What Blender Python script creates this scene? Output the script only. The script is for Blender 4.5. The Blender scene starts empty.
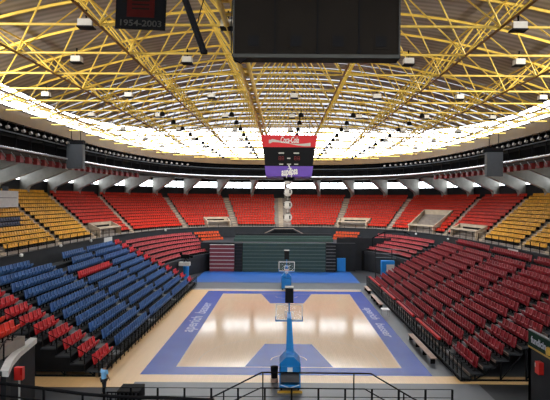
import bpy, math, random
from mathutils import Vector, Matrix
random.seed(7)
PI = math.pi
C = bpy.context.scene.collection
SC = bpy.context.scene

# ------------------------------------------------------------------ materials
def mat(name, col, rough=.6, metal=0., var=.12, scale=3., spec=.5, coat=0.):
    m = bpy.data.materials.new(name); m.use_nodes = True
    nt = m.node_tree; b = nt.nodes['Principled BSDF']
    b.inputs['Roughness'].default_value = rough
    b.inputs['Metallic'].default_value = metal
    b.inputs['Specular IOR Level'].default_value = spec
    b.inputs['Coat Weight'].default_value = coat
    if var > 0:
        tc = nt.nodes.new('ShaderNodeTexCoord')
        n = nt.nodes.new('ShaderNodeTexNoise'); n.inputs['Scale'].default_value = scale
        n.inputs['Detail'].default_value = 4
        r = nt.nodes.new('ShaderNodeValToRGB')
        r.color_ramp.elements[0].position = .3; r.color_ramp.elements[1].position = .7
        r.color_ramp.elements[0].color = [c*(1-var) for c in col] + [1]
        r.color_ramp.elements[1].color = [min(1, c*(1+var)) for c in col] + [1]
        nt.links.new(tc.outputs['Object'], n.inputs['Vector'])
        nt.links.new(n.outputs['Fac'], r.inputs['Fac'])
        nt.links.new(r.outputs['Color'], b.inputs['Base Color'])
    else:
        b.inputs['Base Color'].default_value = list(col) + [1]
    return m

def seat_mat(name, col, rough=.5):
    # each seat fades a little differently
    m = bpy.data.materials.new(name); m.use_nodes = True
    nt = m.node_tree; b = nt.nodes['Principled BSDF']; b.inputs['Roughness'].default_value = rough; b.inputs['Specular IOR Level'].default_value = .25
    tc = nt.nodes.new('ShaderNodeNewGeometry')
    n = nt.nodes.new('ShaderNodeTexNoise'); n.inputs['Scale'].default_value = 1.7
    r = nt.nodes.new('ShaderNodeValToRGB')
    r.color_ramp.elements[0].position = .35; r.color_ramp.elements[1].position = .65
    r.color_ramp.elements[0].color = [c*.8 for c in col] + [1]
    r.color_ramp.elements[1].color = [min(1, c*1.2) for c in col] + [1]
    nt.links.new(tc.outputs['Position'], n.inputs['Vector'])
    nt.links.new(n.outputs['Fac'], r.inputs['Fac']); nt.links.new(r.outputs['Color'], b.inputs['Base Color'])
    return m

def wood_mat(name, col, rough):
    m = bpy.data.materials.new(name); m.use_nodes = True
    nt = m.node_tree; b = nt.nodes['Principled BSDF']
    b.inputs['Roughness'].default_value = rough
    tc = nt.nodes.new('ShaderNodeNewGeometry')
    mp = nt.nodes.new('ShaderNodeMapping'); mp.inputs['Rotation'].default_value = (0, 0, PI/2)
    br = nt.nodes.new('ShaderNodeTexBrick'); br.inputs['Scale'].default_value = 1
    br.inputs['Brick Width'].default_value = 1.8; br.inputs['Row Height'].default_value = .13
    br.inputs['Mortar Size'].default_value = .004
    br.inputs['Color1'].default_value = [c*.97 for c in col] + [1]
    br.inputs['Color2'].default_value = [min(1, c*1.03) for c in col] + [1]
    br.inputs['Mortar'].default_value = [c*.7 for c in col] + [1]
    nt.links.new(tc.outputs['Position'], mp.inputs['Vector'])
    nt.links.new(mp.outputs['Vector'], br.inputs['Vector'])
    nt.links.new(br.outputs['Color'], b.inputs['Base Color'])
    return m

def glass_mat(name, tint):
    m = bpy.data.materials.new(name); m.use_nodes = True
    nt = m.node_tree; nt.nodes.remove(nt.nodes['Principled BSDF'])
    t = nt.nodes.new('ShaderNodeBsdfTransparent'); t.inputs['Color'].default_value = list(tint) + [1]
    g = nt.nodes.new('ShaderNodeBsdfGlossy'); g.inputs['Roughness'].default_value = .2
    mx = nt.nodes.new('ShaderNodeMixShader'); mx.inputs['Fac'].default_value = .05
    nt.links.new(t.outputs[0], mx.inputs[1]); nt.links.new(g.outputs[0], mx.inputs[2])
    nt.links.new(mx.outputs[0], nt.nodes['Material Output'].inputs['Surface'])
    return m

def deck_mat():
    m = bpy.data.materials.new('roof_deck'); m.use_nodes = True
    nt = m.node_tree; b = nt.nodes['Principled BSDF']; b.inputs['Roughness'].default_value = .5
    tc = nt.nodes.new('ShaderNodeNewGeometry')
    w = nt.nodes.new('ShaderNodeTexWave'); w.bands_direction = 'Y'; w.inputs['Scale'].default_value = .45
    w.inputs['Distortion'].default_value = .6; w.inputs['Detail'].default_value = 2
    r = nt.nodes.new('ShaderNodeValToRGB')
    r.color_ramp.elements[0].color = (.20, .175, .175, 1); r.color_ramp.elements[1].color = (.33, .30, .30, 1)
    nt.links.new(tc.outputs['Position'], w.inputs['Vector']); nt.links.new(w.outputs['Fac'], r.inputs['Fac'])
    nt.links.new(r.outputs['Color'], b.inputs['Base Color'])
    # translucent roof-light strips between the rafters, wider towards the far end
    sp = nt.nodes.new('ShaderNodeSeparateXYZ'); nt.links.new(tc.outputs['Position'], sp.inputs[0])
    def mth(op, a, bb):
        n = nt.nodes.new('ShaderNodeMath'); n.operation = op
        for i, v in enumerate((a, bb)):
            if isinstance(v, (int, float)): n.inputs[i].default_value = v
            else: nt.links.new(v, n.inputs[i])
        return n.outputs[0]
    y = sp.outputs['Y']
    fr = mth('FLOORED_MODULO', mth('SUBTRACT', y, 22.5), 2.19)
    wd = mth('MULTIPLY', mth('MAXIMUM', mth('SUBTRACT', y, 46.), 0.), .042)
    fac = mth('LESS_THAN', fr, mth('MINIMUM', wd, 1.5))
    t = nt.nodes.new('ShaderNodeBsdfTransparent'); t.inputs['Color'].default_value = (.13, .132, .14, 1)
    mx = nt.nodes.new('ShaderNodeMixShader'); nt.links.new(fac, mx.inputs['Fac'])
    nt.links.new(b.outputs[0], mx.inputs[1]); nt.links.new(t.outputs[0], mx.inputs[2])
    nt.links.new(mx.outputs[0], nt.nodes['Material Output'].inputs['Surface'])
    return m

M = dict(
    blue_seat=seat_mat('blue_seat', (.034, .098, .27)),
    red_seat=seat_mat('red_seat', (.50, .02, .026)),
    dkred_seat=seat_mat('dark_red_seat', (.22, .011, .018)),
    br_red=seat_mat('scarlet_seat', (.62, .03, .012)),
    up_red=seat_mat('orange_red_seat', (.50, .022, .006)),
    yellow_seat=seat_mat('amber_seat', (.66, .33, .02)),
    orange_seat=seat_mat('orange_seat', (.42, .05, .008)),
    pink_seat=seat_mat('faded_red_seat', (.30, .045, .05)),
    navy=seat_mat('navy_seat', (.012, .015, .05)),
    wood=wood_mat('court_wood', (.82, .60, .40), .11),
    wood_out=wood_mat('apron_wood', (.70, .44, .19), .3),
    court_blue=mat('court_blue', (.032, .075, .37), .26, spec=.10, var=.08, scale=.6),
    stage_blue=mat('stage_blue', (.014, .075, .27), .4, spec=.3, var=.1, scale=.4),
    white=mat('white_paint', (.8, .8, .8), .4, var=.04),
    offwhite=mat('off_white', (.55, .54, .52), .5, var=.08),
    rubber=mat('grey_rubber', (.075, .08, .088), .36, spec=.35, var=.12, scale=.8),
    floor=mat('dark_floor', (.018, .019, .022), .5, spec=.25, var=.2, scale=.7),
    black=mat('black_metal', (.007, .007, .008), .65, var=.1, spec=.06),
    dark=mat('dark_grey', (.016, .017, .020), .7, spec=.2, var=.15, scale=1.),
    darker=mat('near_black', (.007, .007, .008), .8, var=.15, scale=1., spec=.08),
    charcoal=mat('charcoal', (.022, .024, .028), .7, spec=.2, var=.12, scale=1.),
    step=mat('step_grey', (.13, .135, .14), .6, var=.15),
    khaki=mat('khaki_board', (.16, .12, .10), .6, var=.15),
    concrete=mat('concrete', (.30, .29, .26), .85, var=.12, scale=1.2),
    tier=mat('tier_concrete', (.25, .21, .18), .9, var=.15, scale=1.),
    beige=mat('beige_concrete', (.50, .40, .29), .8, var=.14, scale=1.5),
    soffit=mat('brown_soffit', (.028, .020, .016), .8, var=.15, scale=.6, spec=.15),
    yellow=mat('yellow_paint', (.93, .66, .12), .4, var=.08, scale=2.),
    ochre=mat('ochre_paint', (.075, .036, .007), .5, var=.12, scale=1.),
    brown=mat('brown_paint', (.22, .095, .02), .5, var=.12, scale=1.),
    deck=deck_mat(),
    sky_pane=glass_mat('skylight_pane', (.95, .96, .97)),
    pane=glass_mat('window_pane', (.93, .96, .98)),
    tinted=glass_mat('fill_front_pane', (.22, .23, .24)),
    pipe=mat('galvanised_pipe', (.55, .56, .58), .25, .6, var=.06),
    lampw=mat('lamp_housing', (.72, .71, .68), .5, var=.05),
    basket_blue=mat('basket_blue', (.008, .19, .54), .35, var=.08),
    pad=mat('grey_pad', (.09, .09, .095), .7, var=.1),
    green=mat('green_fabric', (.022, .056, .048), .6, var=.1),
    green_edge=mat('green_edge', (.075, .115, .105), .5, var=.1),
    maroon=mat('maroon_panel', (.17, .022, .035), .6, var=.1),
    rail_red=mat('bright_red_pad', (.42, .008, .008), .6, spec=.2, var=.08),
    red=mat('red_paint', (.55, .02, .015), .45, var=.08),
    maroon_br=mat('bracket_red', (.17, .008, .010), .5, var=.1),
    coke=mat('red_panel', (.62, .02, .03), .4, var=.04),
    purple=mat('purple_panel', (.13, .065, .42), .4, var=.04),
    digit=mat('digit_red', (.20, .012, .015), .5, var=0),
    screen=mat('black_screen', (.005, .006, .008), .5, spec=.15, var=.05),
    boxbrown=mat('screen_back', (.010, .0075, .0055), .8, var=.15, scale=.8, spec=.1),
    boxgrey=mat('screen_edge', (.05, .05, .045), .7, var=.1, spec=.2),
    jersey=mat('dark_red_cloth', (.05, .005, .004), .85, var=.15, spec=.1),
    lines=mat('faded_lines', (.70, .60, .48), .2, var=0),
    floortxt=mat('floor_letter_paint', (.36, .42, .68), .25, var=0),
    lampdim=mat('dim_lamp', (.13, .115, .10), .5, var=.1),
    dimtext=mat('grey_lettering', (.035, .031, .026), .7, var=0),
    speaker=mat('speaker_grey', (.05, .057, .068), .6, var=.06),
    plywood=mat('bench_board', (.38, .25, .19), .6, var=.15),
    orange=mat('rim_orange', (.75, .10, .02), .4, var=0),
    net=mat('net_white', (.75, .75, .75), .8, var=0),
    signgreen=mat('sign_green', (.006, .026, .016), .7, var=.08, spec=.1),
    signtxt=mat('sign_letters', (.45, .48, .58), .5, var=0),
    trimyel=mat('yellow_trim', (.45, .27, .03), .5, var=.05),
    skin=mat('skin', (.32, .17, .11), .6, var=.05),
    shirt=mat('light_blue_shirt', (.24, .56, .90), .8, var=.08),
    trousers=mat('black_cloth', (.013, .013, .018), .85, var=.1),
    hair=mat('dark_hair', (.02, .014, .012), .7, var=.1),
    glassy=mat('backboard_glass', (.55, .62, .66), .15, var=.03),
)
bb = M['glassy'].node_tree.nodes['Principled BSDF']; bb.inputs['Alpha'].default_value = .06; bb.inputs['Specular IOR Level'].default_value = .1

# ------------------------------------------------------------------ mesh builder
class MB:
    def __init__(s): s.v = []; s.f = []; s.mi = []; s.ms = []
    def _m(s, m):
        if m is None: return 0
        if m not in s.ms: s.ms.append(m)
        return s.ms.index(m)
    def add(s, vs, fs, m=None):
        o = len(s.v); s.v += [tuple(v) for v in vs]; k = s._m(m)
        for f in fs: s.f.append([i+o for i in f]); s.mi.append(k)
        return s
    def box(s, x0, x1, y0, y1, z0, z1, m=None):
        vs = [(x, y, z) for z in (z0, z1) for y in (y0, y1) for x in (x0, x1)]
        return s.add(vs, [(0,2,3,1),(4,5,7,6),(0,1,5,4),(2,6,7,3),(0,4,6,2),(1,3,7,5)], m)
    def obox(s, c, ax, ay, az, m=None):          # centre + three half-axis vectors
        c = Vector(c); ax = Vector(ax); ay = Vector(ay); az = Vector(az)
        vs = [c + ax*i + ay*j + az*k for k in (-1,1) for j in (-1,1) for i in (-1,1)]
        return s.add(vs, [(0,2,3,1),(4,5,7,6),(0,1,5,4),(2,6,7,3),(0,4,6,2),(1,3,7,5)], m)
    def tube(s, p, q, r, n=6, m=None, r2=None, cap=True):
        p = Vector(p); q = Vector(q); d = (q-p)
        if d.length < 1e-6: return s
        d.normalize(); u = d.orthogonal().normalized(); w = d.cross(u)
        r2 = r if r2 is None else r2
        vs = []
        for c, rr in ((p, r), (q, r2)):
            for i in range(n):
                a = 2*PI*i/n; vs.append(c + (u*math.cos(a) + w*math.sin(a))*rr)
        fs = [(i, (i+1) % n, n+(i+1) % n, n+i) for i in range(n)]
        if cap: fs += [tuple(reversed(range(n))), tuple(range(n, 2*n))]
        return s.add(vs, fs, m)
    def path(s, pts, r, n=6, m=None, closed=False):
        L = len(pts); P = [Vector(p) for p in pts]; vs = []; prev = None
        for i in range(L):
            a = P[(i-1) % L] if (closed or i > 0) else P[i]
            b = P[(i+1) % L] if (closed or i < L-1) else P[i]
            d = (b-a).normalized()
            up = Vector((0, 0, 1)) if abs(d.z) < .95 else Vector((1, 0, 0))
            u = d.cross(up).normalized(); w = u.cross(d)
            for k in range(n):
                t = 2*PI*k/n; vs.append(P[i] + (u*math.cos(t) + w*math.sin(t))*r)
        fs = []
        for i in range(L if closed else L-1):
            j = (i+1) % L
            for k in range(n): fs.append((i*n+k, i*n+(k+1) % n, j*n+(k+1) % n, j*n+k))
        if not closed: fs += [tuple(range(n)), tuple(reversed(range((L-1)*n, L*n)))]
        return s.add(vs, fs, m)
    def prism(s, poly, axis_vec, m=None):        # poly: list of 3D points, extruded by axis_vec
        a = Vector(axis_vec); n = len(poly); P = [Vector(p) for p in poly]
        vs = P + [p + a for p in P]
        fs = [tuple(range(n)), tuple(reversed(range(n, 2*n)))] + [(i, n+i, n+(i+1) % n, (i+1) % n) for i in range(n)]
        return s.add(vs, fs, m)
    def lathe(s, c, prof, n=12, m=None, axis='z'):
        vs = []
        for r, h in prof:
            for i in range(n):
                a = 2*PI*i/n; vs.append((c[0]+r*math.cos(a), c[1]+r*math.sin(a), c[2]+h))
        fs = [(j*n+i, j*n+(i+1) % n, (j+1)*n+(i+1) % n, (j+1)*n+i) for j in range(len(prof)-1) for i in range(n)]
        fs += [tuple(reversed(range(n))), tuple(range((len(prof)-1)*n, len(prof)*n))]
        return s.add(vs, fs, m)
    def sweep(s, rings, m=None, closed_ring=True, closed_prof=True, flip=False):
        # rings: list of lists of points (profiles); quads between successive profiles
        n = len(rings[0]); L = len(rings); vs = [p for r in rings for p in r]; fs = []
        for i in range(L if closed_ring else L-1):
            j = (i+1) % L
            for k in range(n if closed_prof else n-1):
                fs.append((i*n+k, j*n+k, j*n+(k+1) % n, i*n+(k+1) % n))
        if closed_prof and not closed_ring: fs += [tuple(range(n)), tuple(range((L-1)*n, L*n))]
        return s.add(vs, fs, m)
    def merge(s, o, mtx):
        k = len(s.v); s.v += [tuple(mtx @ Vector(v)) for v in o.v]
        for f, mi in zip(o.f, o.mi): s.f.append([i+k for i in f]); s.mi.append(s._m(o.ms[mi]) if o.ms else 0)
        return s
    def mesh(s, name, m=None):
        me = bpy.data.meshes.new(name); me.from_pydata(s.v, [], s.f)
        ms = s.ms or ([m] if m else [])
        for x in ms: me.materials.append(x)
        if len(ms) > 1: me.polygons.foreach_set('material_index', s.mi)
        me.update(); return me
    def build(s, name, m=None, parent=None, loc=None, smooth=False):
        me = s.mesh(name, m)
        if smooth: me.polygons.foreach_set('use_smooth', [True]*len(me.polygons))
        o = bpy.data.objects.new(name, me); C.objects.link(o)
        if loc: o.location = loc
        if parent: o.parent = parent
        return o

def empty(name, loc=(0,0,0), rz=0):
    o = bpy.data.objects.new(name, None); C.objects.link(o); o.location = loc; o.rotation_euler = (0, 0, rz)
    o.empty_display_size = .2
    return o
def tag(o, label, cat, group=None, kind=None):
    o['label'] = label; o['category'] = cat
    if group: o['group'] = group
    if kind: o['kind'] = kind
    return o
def struct(o): o['kind'] = 'structure'; return o
def text_mesh(txt, size, shear=0., bold=0., depth=.004):
    cu = bpy.data.curves.new('lettering', 'FONT'); cu.body = txt; cu.size = size; cu.shear = shear
    cu.align_x = 'CENTER'; cu.align_y = 'CENTER'; cu.extrude = depth; cu.offset = bold
    cu.resolution_u = 3
    t = bpy.data.objects.new('lettering', cu); C.objects.link(t)
    bpy.context.view_layer.update()
    dg = bpy.context.evaluated_depsgraph_get()
    me = bpy.data.meshes.new_from_object(t.evaluated_get(dg))
    bpy.data.objects.remove(t); bpy.data.curves.remove(cu)
    return me
def text_obj(txt, size, loc, rot, m, parent, shear=0., bold=0., width=None, name='lettering', depth=.004):
    me = text_mesh(txt, size, shear, bold, depth)
    me.materials.clear(); me.materials.append(m)
    o = bpy.data.objects.new(name, me); C.objects.link(o)
    o.location = loc; o.rotation_euler = rot; o.parent = parent
    if width:
        xs = [v.co.x for v in me.vertices]; w = max(xs)-min(xs)
        for v in me.vertices: v.co.x *= width/w
    return o
def ordn(n):
    return '%d%s' % (n, 'th' if 10 <= n % 100 <= 20 else {1: 'st', 2: 'nd', 3: 'rd'}.get(n % 10, 'th'))

# ------------------------------------------------------------------ camera  (camera stands at x=0, y=0; y is depth)
F = 537.; VPX = 283.2; EYE = 11.2
cd = bpy.data.cameras.new('camera'); cam = bpy.data.objects.new('camera', cd); C.objects.link(cam)
cd.sensor_width = 36; cd.lens = F/550*36; cd.shift_x = -8.2/550; cd.clip_end = 500; cd.clip_start = .05
cam.location = (0, 0, EYE)
cam.rotation_mode = 'QUATERNION'
cam.rotation_quaternion = (Matrix.Rotation(PI/2, 3, 'X') @ Matrix.Rotation(.0066, 3, 'Z')).to_quaternion()
SC.camera = cam
def at(px, py, D):
    return Vector(((px-VPX)*D/F, D, EYE-(py-200)*D/F))
def to_px(p):
    if p[1] < .5: return (-999, -999)
    return (VPX + p[0]*F/p[1], 200 + (EYE-p[2])*F/p[1])
def in_frame(p, mg=6):
    x, y = to_px(p); return -mg < x < 550+mg and -mg < y < 400+mg

# ------------------------------------------------------------------ plan of the bowl
CX, CY, A, B, NE = .46, 50., 23.7, 48.5, 3.
def P(t, o=0., z=0.):
    c, s = math.cos(t), math.sin(t)
    x = math.copysign(abs(c)**(2/NE), c); y = math.copysign(abs(s)**(2/NE), s)
    return Vector((CX+(A+o)*x, CY+(B+o)*y, z))
def out_dir(t, o=0.):
    p = P(t, o); x = (p.x-CX)/(A+o); y = (p.y-CY)/(B+o)
    v = Vector((math.copysign(abs(x)**(NE-1), x)/(A+o), math.copysign(abs(y)**(NE-1), y)/(B+o), 0))
    return v.normalized()
# evenly spaced parameters (by arc length), t=pi/2 is the far end, t=pi the left side
def even_ts(n, o=0.):
    K = 4000; ts = [i*2*PI/K for i in range(K+1)]
    ac = [0.]
    for i in range(K): ac.append(ac[-1] + (P(ts[i+1], o)-P(ts[i], o)).length)
    out = []; j = 0
    for i in range(n):
        L = ac[-1]*i/n
        while ac[j+1] < L: j += 1
        f = (L-ac[j])/(ac[j+1]-ac[j]); out.append(ts[j] + f*(ts[j+1]-ts[j]))
    return out
def arc_pts(t0, t1, o, step, K=600):
    """parameters spaced `step` metres apart along offset o from t0 to t1, centred"""
    ts = [t0 + (t1-t0)*i/K for i in range(K+1)]
    ac = [0.]
    for i in range(K): ac.append(ac[-1] + (P(ts[i+1], o)-P(ts[i], o)).length)
    L = ac[-1]; n = int(L/step)
    if n < 1: return []
    pad = (L - (n-1)*step)/2; out = []; j = 0
    for i in range(n):
        s = pad + i*step
        while j < K-1 and ac[j+1] < s: j += 1
        f = (s-ac[j])/max(1e-9, ac[j+1]-ac[j]); out.append(ts[j] + f*(ts[j+1]-ts[j]))
    return out
def t_for_px(px, o, z, lo=-.4, hi=PI+.4):
    """parameter on offset o whose picture column is px"""
    best = None
    for i in range(3000):
        t = lo + (hi-lo)*i/2999; p = P(t, o, z); d = abs(to_px(p)[0]-px) if p.y > 1 else 1e9
        if best is None or d < best[0]: best = (d, t)
    return best[1]
RING = even_ts(240)
YN = 9.
ROPEN = [t for t in RING if t < 1.5*PI and P(t).y > YN] + []
ROPEN = sorted([(t if t < 1.5*PI else t-2*PI) for t in RING if P(t).y > YN])

# ------------------------------------------------------------------ floor and court
ZF = 0.
struct(MB().box(-36, 37, -14, 112, -.3, 0, M['floor']).build('floor'))
XL, XR = -7.04, 7.96; Y0, Y1 = 35.9, 63.9
c = empty('basketball_court', (CX, CY, 0))
tag(c, 'pale wooden basketball court with blue border and painted keys', 'court', kind='structure')
def slab(name, quads, z0, z1, m, par=c):
    b = MB()
    for q in quads:
        vs = [(x-CX, y-CY, z0) for x, y in q] + [(x-CX, y-CY, z1) for x, y in q]; n = len(q)
        b.add(vs, [tuple(range(n, 2*n)), tuple(reversed(range(n)))] + [(i, (i+1) % n, n+(i+1) % n, n+i) for i in range(n)], m)
    return b.build(name, None, par)
def rect(x0, x1, y0, y1): return [(x0, y0), (x1, y0), (x1, y1), (x0, y1)]
BL, BR, BN, BF = -9.07, 9.62, 34.25, 65.85
slab('wooden_apron', [rect(-22, -9.0, 31.9, 32.85), rect(-22, BL, 32.85, 66.6), rect(BL, 21, 32.85, BN), rect(BL, 9.62, BF, 66.6)], .002, .02, M['wood_out'])
slab('blue_border', [rect(BL, XL, BN, BF), rect(XR, BR, BN, BF), rect(XL, XR, BN, Y0), rect(XL, XR, Y1, BF)], .002, .02, M['court_blue'])
kh0, kh1 = 3.0, 1.83
def key_poly(sgn):
    yb = Y0 if sgn > 0 else Y1
    q = [(CX-kh0, yb), (CX+kh0, yb), (CX+kh1, yb+5.8*sgn), (CX-kh1, yb+5.8*sgn)]
    return q if sgn > 0 else q[::-1]
slab('near_key', [key_poly(1)], .002, .0202, M['court_blue'])
slab('far_key', [key_poly(-1)], .002, .0202, M['court_blue'])
slab('playing_floor', [
    [(XL, Y0), (CX-kh0, Y0), (CX-kh1, Y0+5.8), (CX-kh1, Y1-5.8), (CX-kh0, Y1), (XL, Y1)],
    [(CX+kh0, Y0), (XR, Y0), (XR, Y1), (CX+kh0, Y1), (CX+kh1, Y1-5.8), (CX+kh1, Y0+5.8)],
    rect(CX-kh1, CX+kh1, Y0+5.8, Y1-5.8)], .002, .02, M['wood'])
ln = MB()
def line(p, q, w=.05):
    p = Vector((p[0]-CX, p[1]-CY, .021)); q = Vector((q[0]-CX, q[1]-CY, .021)); d = (q-p).normalized(); u = Vector((-d.y, d.x, 0))*w/2
    ln.add([p-u, q-u, q+u, p+u], [(0, 1, 2, 3)], M['lines'])
def arc(cx, cy, r, a0, a1, n=40, w=.05):
    vs = []
    for i in range(n+1):
        a = a0 + (a1-a0)*i/n
        for rr in (r-w/2, r+w/2): vs.append((cx+rr*math.cos(a)-CX, cy+rr*math.sin(a)-CY, .0212))
    ln.add(vs, [(2*i, 2*i+1, 2*i+3, 2*i+2) for i in range(n)], M['lines'])
for a, b in (((XL, Y0), (XR, Y0)), ((XL, Y1), (XR, Y1)), ((XL, Y0), (XL, Y1)), ((XR, Y0), (XR, Y1)), ((XL, CY), (XR, CY))): line(a, b, .07)
for sg, yb in ((1, Y0), (-1, Y1)):
    line((CX-kh0, yb), (CX-kh1, yb+5.8*sg)); line((CX+kh0, yb), (CX+kh1, yb+5.8*sg)); line((CX-kh1, yb+5.8*sg), (CX+kh1, yb+5.8*sg))
    hy = yb+1.575*sg
    if sg > 0: arc(CX, hy, 6.25, 0, PI); arc(CX, yb+5.8, 1.8, 0, PI); arc(CX, hy, 1.25, 0, PI)
    else: arc(CX, hy, 6.25, PI, 2*PI); arc(CX, yb-5.8, 1.8, PI, 2*PI); arc(CX, hy, 1.25, PI, 2*PI)
    for s in (-1, 1): line((CX+6.25*s, yb), (CX+6.25*s, hy))
arc(CX, CY, 1.8, 0, 2*PI, 60)
ln.build('court_lines', None, c)
w1 = text_obj('aperich', 1.5, (-8.06-CX, 48.3-CY, .022), (0, 0, PI/2), M['floortxt'], c, .2, .02, 6.2, 'floor_lettering', .001)
w2 = text_obj('basser', 1.5, (-8.06-CX, 55.3-CY, .022), (0, 0, PI/2), M['floortxt'], c, .2, .02, 5.6, 'floor_lettering', .001)
w3 = text_obj('aperich', 1.1, (8.8-CX, 53.3-CY, .022), (0, 0, -PI/2), M['floortxt'], c, .2, .02, 5.4, 'floor_lettering', .001)
w4 = text_obj('basser', 1.1, (8.8-CX, 46.6-CY, .022), (0, 0, -PI/2), M['floortxt'], c, .2, .02, 5.0, 'floor_lettering', .001)
struct(MB().box(9.62, 22, 34.25, 66.6, .002, .022, M['rubber']).build('floor_rubber_side'))
struct(MB().box(-12, 12, 66.6, 72.6, .002, .02, M['rubber']).build('floor_rubber_end'))
struct(MB().box(-9.0, 12, 27.5, 32.85, .002, .02, M['rubber']).build('floor_rubber_near'))
struct(MB().box(-12.2, 10.5, 72.6, 84, .002, .03, M['stage_blue']).build('floor_blue_mat'))
struct(MB().box(-11, 9.8, 66.9, 67.15, .02, .03, M['white']).build('trim_floor_stripe'))

# ------------------------------------------------------------------ seats
def seat_parts(back_h=.48, w=.47, folded=True):
    """local frame: faces +x, origin on the row platform under the seat"""
    bk = MB(); n = 4
    prof = [(-.01, .28), (-.05, .46), (-.10, .68), (-.14, .40+back_h)]
    rings = []
    for x, z in prof:
        rings.append([(x, -w/2, z), (x-.035, 0, z), (x, w/2, z), (x-.05, w/2, z), (x-.085, 0, z), (x-.05, -w/2, z)])
    bk.sweep(rings, None, False, True)
    pn = MB()
    rings = []
    for x, z, ww in ((.0, .27, w), (.12, .34, w), (.22, .48, w*.96), (.25, .64, w*.86)):
        rings.append([(x, -ww/2, z), (x, ww/2, z), (x-.05, ww/2, z+.02), (x-.05, -ww/2, z+.02)])
    pn.sweep(rings, None, False, True)
    br = MB(); br.box(-.07, .0, -.03, .03, 0, .30); br.box(-.12, .12, -.10, .10, 0, .02); br.box(-.07, -.02, -w/2, w/2, .22, .28)
    return bk, pn, br
BK, PN, BR_ = seat_parts()
def seat_meshes(m, nm):
    whole = MB()
    for part, mm in ((BK, m), (PN, m), (BR_, M['black'])):
        whole.add(part.v, part.f, mm)
    return dict(whole=whole.mesh(nm), back=BK.mesh('backrest', m), pan=PN.mesh('seat_pan', m), br=BR_.mesh('seat_bracket', M['black']), raw=whole)
SEATS = {k: seat_meshes(M[k], n) for k, n in (('blue_seat', 'blue_seat'), ('red_seat', 'red_seat'), ('dkred_seat', 'dark_red_seat'), ('br_red', 'scarlet_seat'))}
# small fixed shell seat of the upper tier
sh = MB()
def shell_seat(m):
    s = MB()
    rings = [[(.24, -.2, .40), (.24, .2, .40), (.24, .2, .36), (.24, -.2, .36)],
             [(.0, -.215, .37), (.0, .215, .37), (.0, .215, .33), (.0, -.215, .33)],
             [(-.12, -.215, .41), (-.12, .215, .41), (-.15, .215, .36), (-.15, -.215, .36)],
             [(-.19, -.20, .72), (-.19, .20, .72), (-.23, .20, .72), (-.23, -.20, .72)]]
    s.sweep(rings, m, False, True)
    s.box(-.12, .1, -.05, .05, 0, .35, M['dark'])
    return s
SHELL = {k: shell_seat(M[k]) for k in ('up_red', 'yellow_seat', 'orange_seat', 'pink_seat', 'navy')}
SHELLM = {k: v.mesh(k) for k, v in SHELL.items()}

def place_seats(spots, key, name, cat, group, stuff_name, stuff_label, nparts=0, limit=300, shell=False):
    """spots: (pos, rz, label). The largest-showing `limit` become individual seats, the rest one object."""
    cam0 = Vector((0, 0, EYE))
    vis = sorted(spots, key=lambda s: (0 if in_frame(s[0]+Vector((0, 0, .5)), 2) else 1, (s[0]-cam0).length))
    proto = None; proto_w = None
    for i, (p, rz, lab) in enumerate(vis[:limit]):
        if i < nparts and not shell:
            if proto is None:
                o = empty(name); D = SEATS[key]
                proto = o
                ch = []
                for nm, kk in (('backrest', 'back'), ('seat_pan', 'pan'), ('seat_bracket', 'br')):
                    q = bpy.data.objects.new(nm, D[kk]); C.objects.link(q); q.parent = o; ch.append(q)
            else:
                o = proto.copy(); C.objects.link(o)
                for q in ch:
                    q2 = q.copy(); C.objects.link(q2); q2.parent = o
        else:
            if proto_w is None:
                proto_w = bpy.data.objects.new(name, SHELLM[key] if shell else SEATS[key]['whole']); o = proto_w
            else: o = proto_w.copy()
            C.objects.link(o)
        o.location = p; o.rotation_euler = (0, 0, rz)
        tag(o, lab, cat, group)
    rest = vis[limit:]
    if rest:
        src = SHELL[key] if shell else SEATS[key]['raw']
        mb = MB()
        for p, rz, lab in rest: mb.merge(src, Matrix.Translation(p) @ Matrix.Rotation(rz, 4, 'Z'))
        so = mb.build(stuff_name); tag(so, stuff_label, cat, None, 'stuff')

# ------------------------------------------------------------------ left telescopic stand
LRX = lambda k: -11.8-.93*k
LRZ = lambda k: .40+.47*k
NL = 11
ls = empty('telescopic_stand', (-16.5, 52, 0))
tag(ls, 'black telescopic stand with blue seats along the left of the court', 'grandstand')
def lrel(b): 
    b.v = [(x+16.5, y-52, z) for x, y, z in b.v]; return b
LY0, LY1 = 33.6, 70.2
for k in range(NL):
    b = MB(); x = LRX(k); z = LRZ(k)
    b.box(x-.55, x+.38, LY0, LY1, z-.09, z, M['charcoal'])
    b.box(x+.30, x+.38, LY0, LY1, z-.5 if k else 0.04, z-.09, M['darker'])
    lrel(b).build('row_platform', None, ls)
# under-frame at both ends
for ye in (LY0+.15, 40, 46, 52, 58, 64, LY1-.15):
    b = MB()
    for k in range(0, NL, 2):
        b.box(LRX(k)-.05, LRX(k)+.05, ye-.05, ye+.05, .02, LRZ(k)-.09, M['black'])
        if k+2 < NL: b.tube((LRX(k), ye, .1), (LRX(k+2), ye, LRZ(k+2)-.12), .035, 5, M['black'])
    b.box(LRX(NL-1)-.1, LRX(0), ye-.04, ye+.04, .02, .12, M['black'])
    lrel(b).build('support_frame', None, ls)
BLK = [(34.0, 37.1, 'r'), (38.5, 47.5, 'b'), (48.6, 57.4, 'b'), (58.4, 67.2, 'b'), (68.1, 70.0, 'r')]
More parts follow.
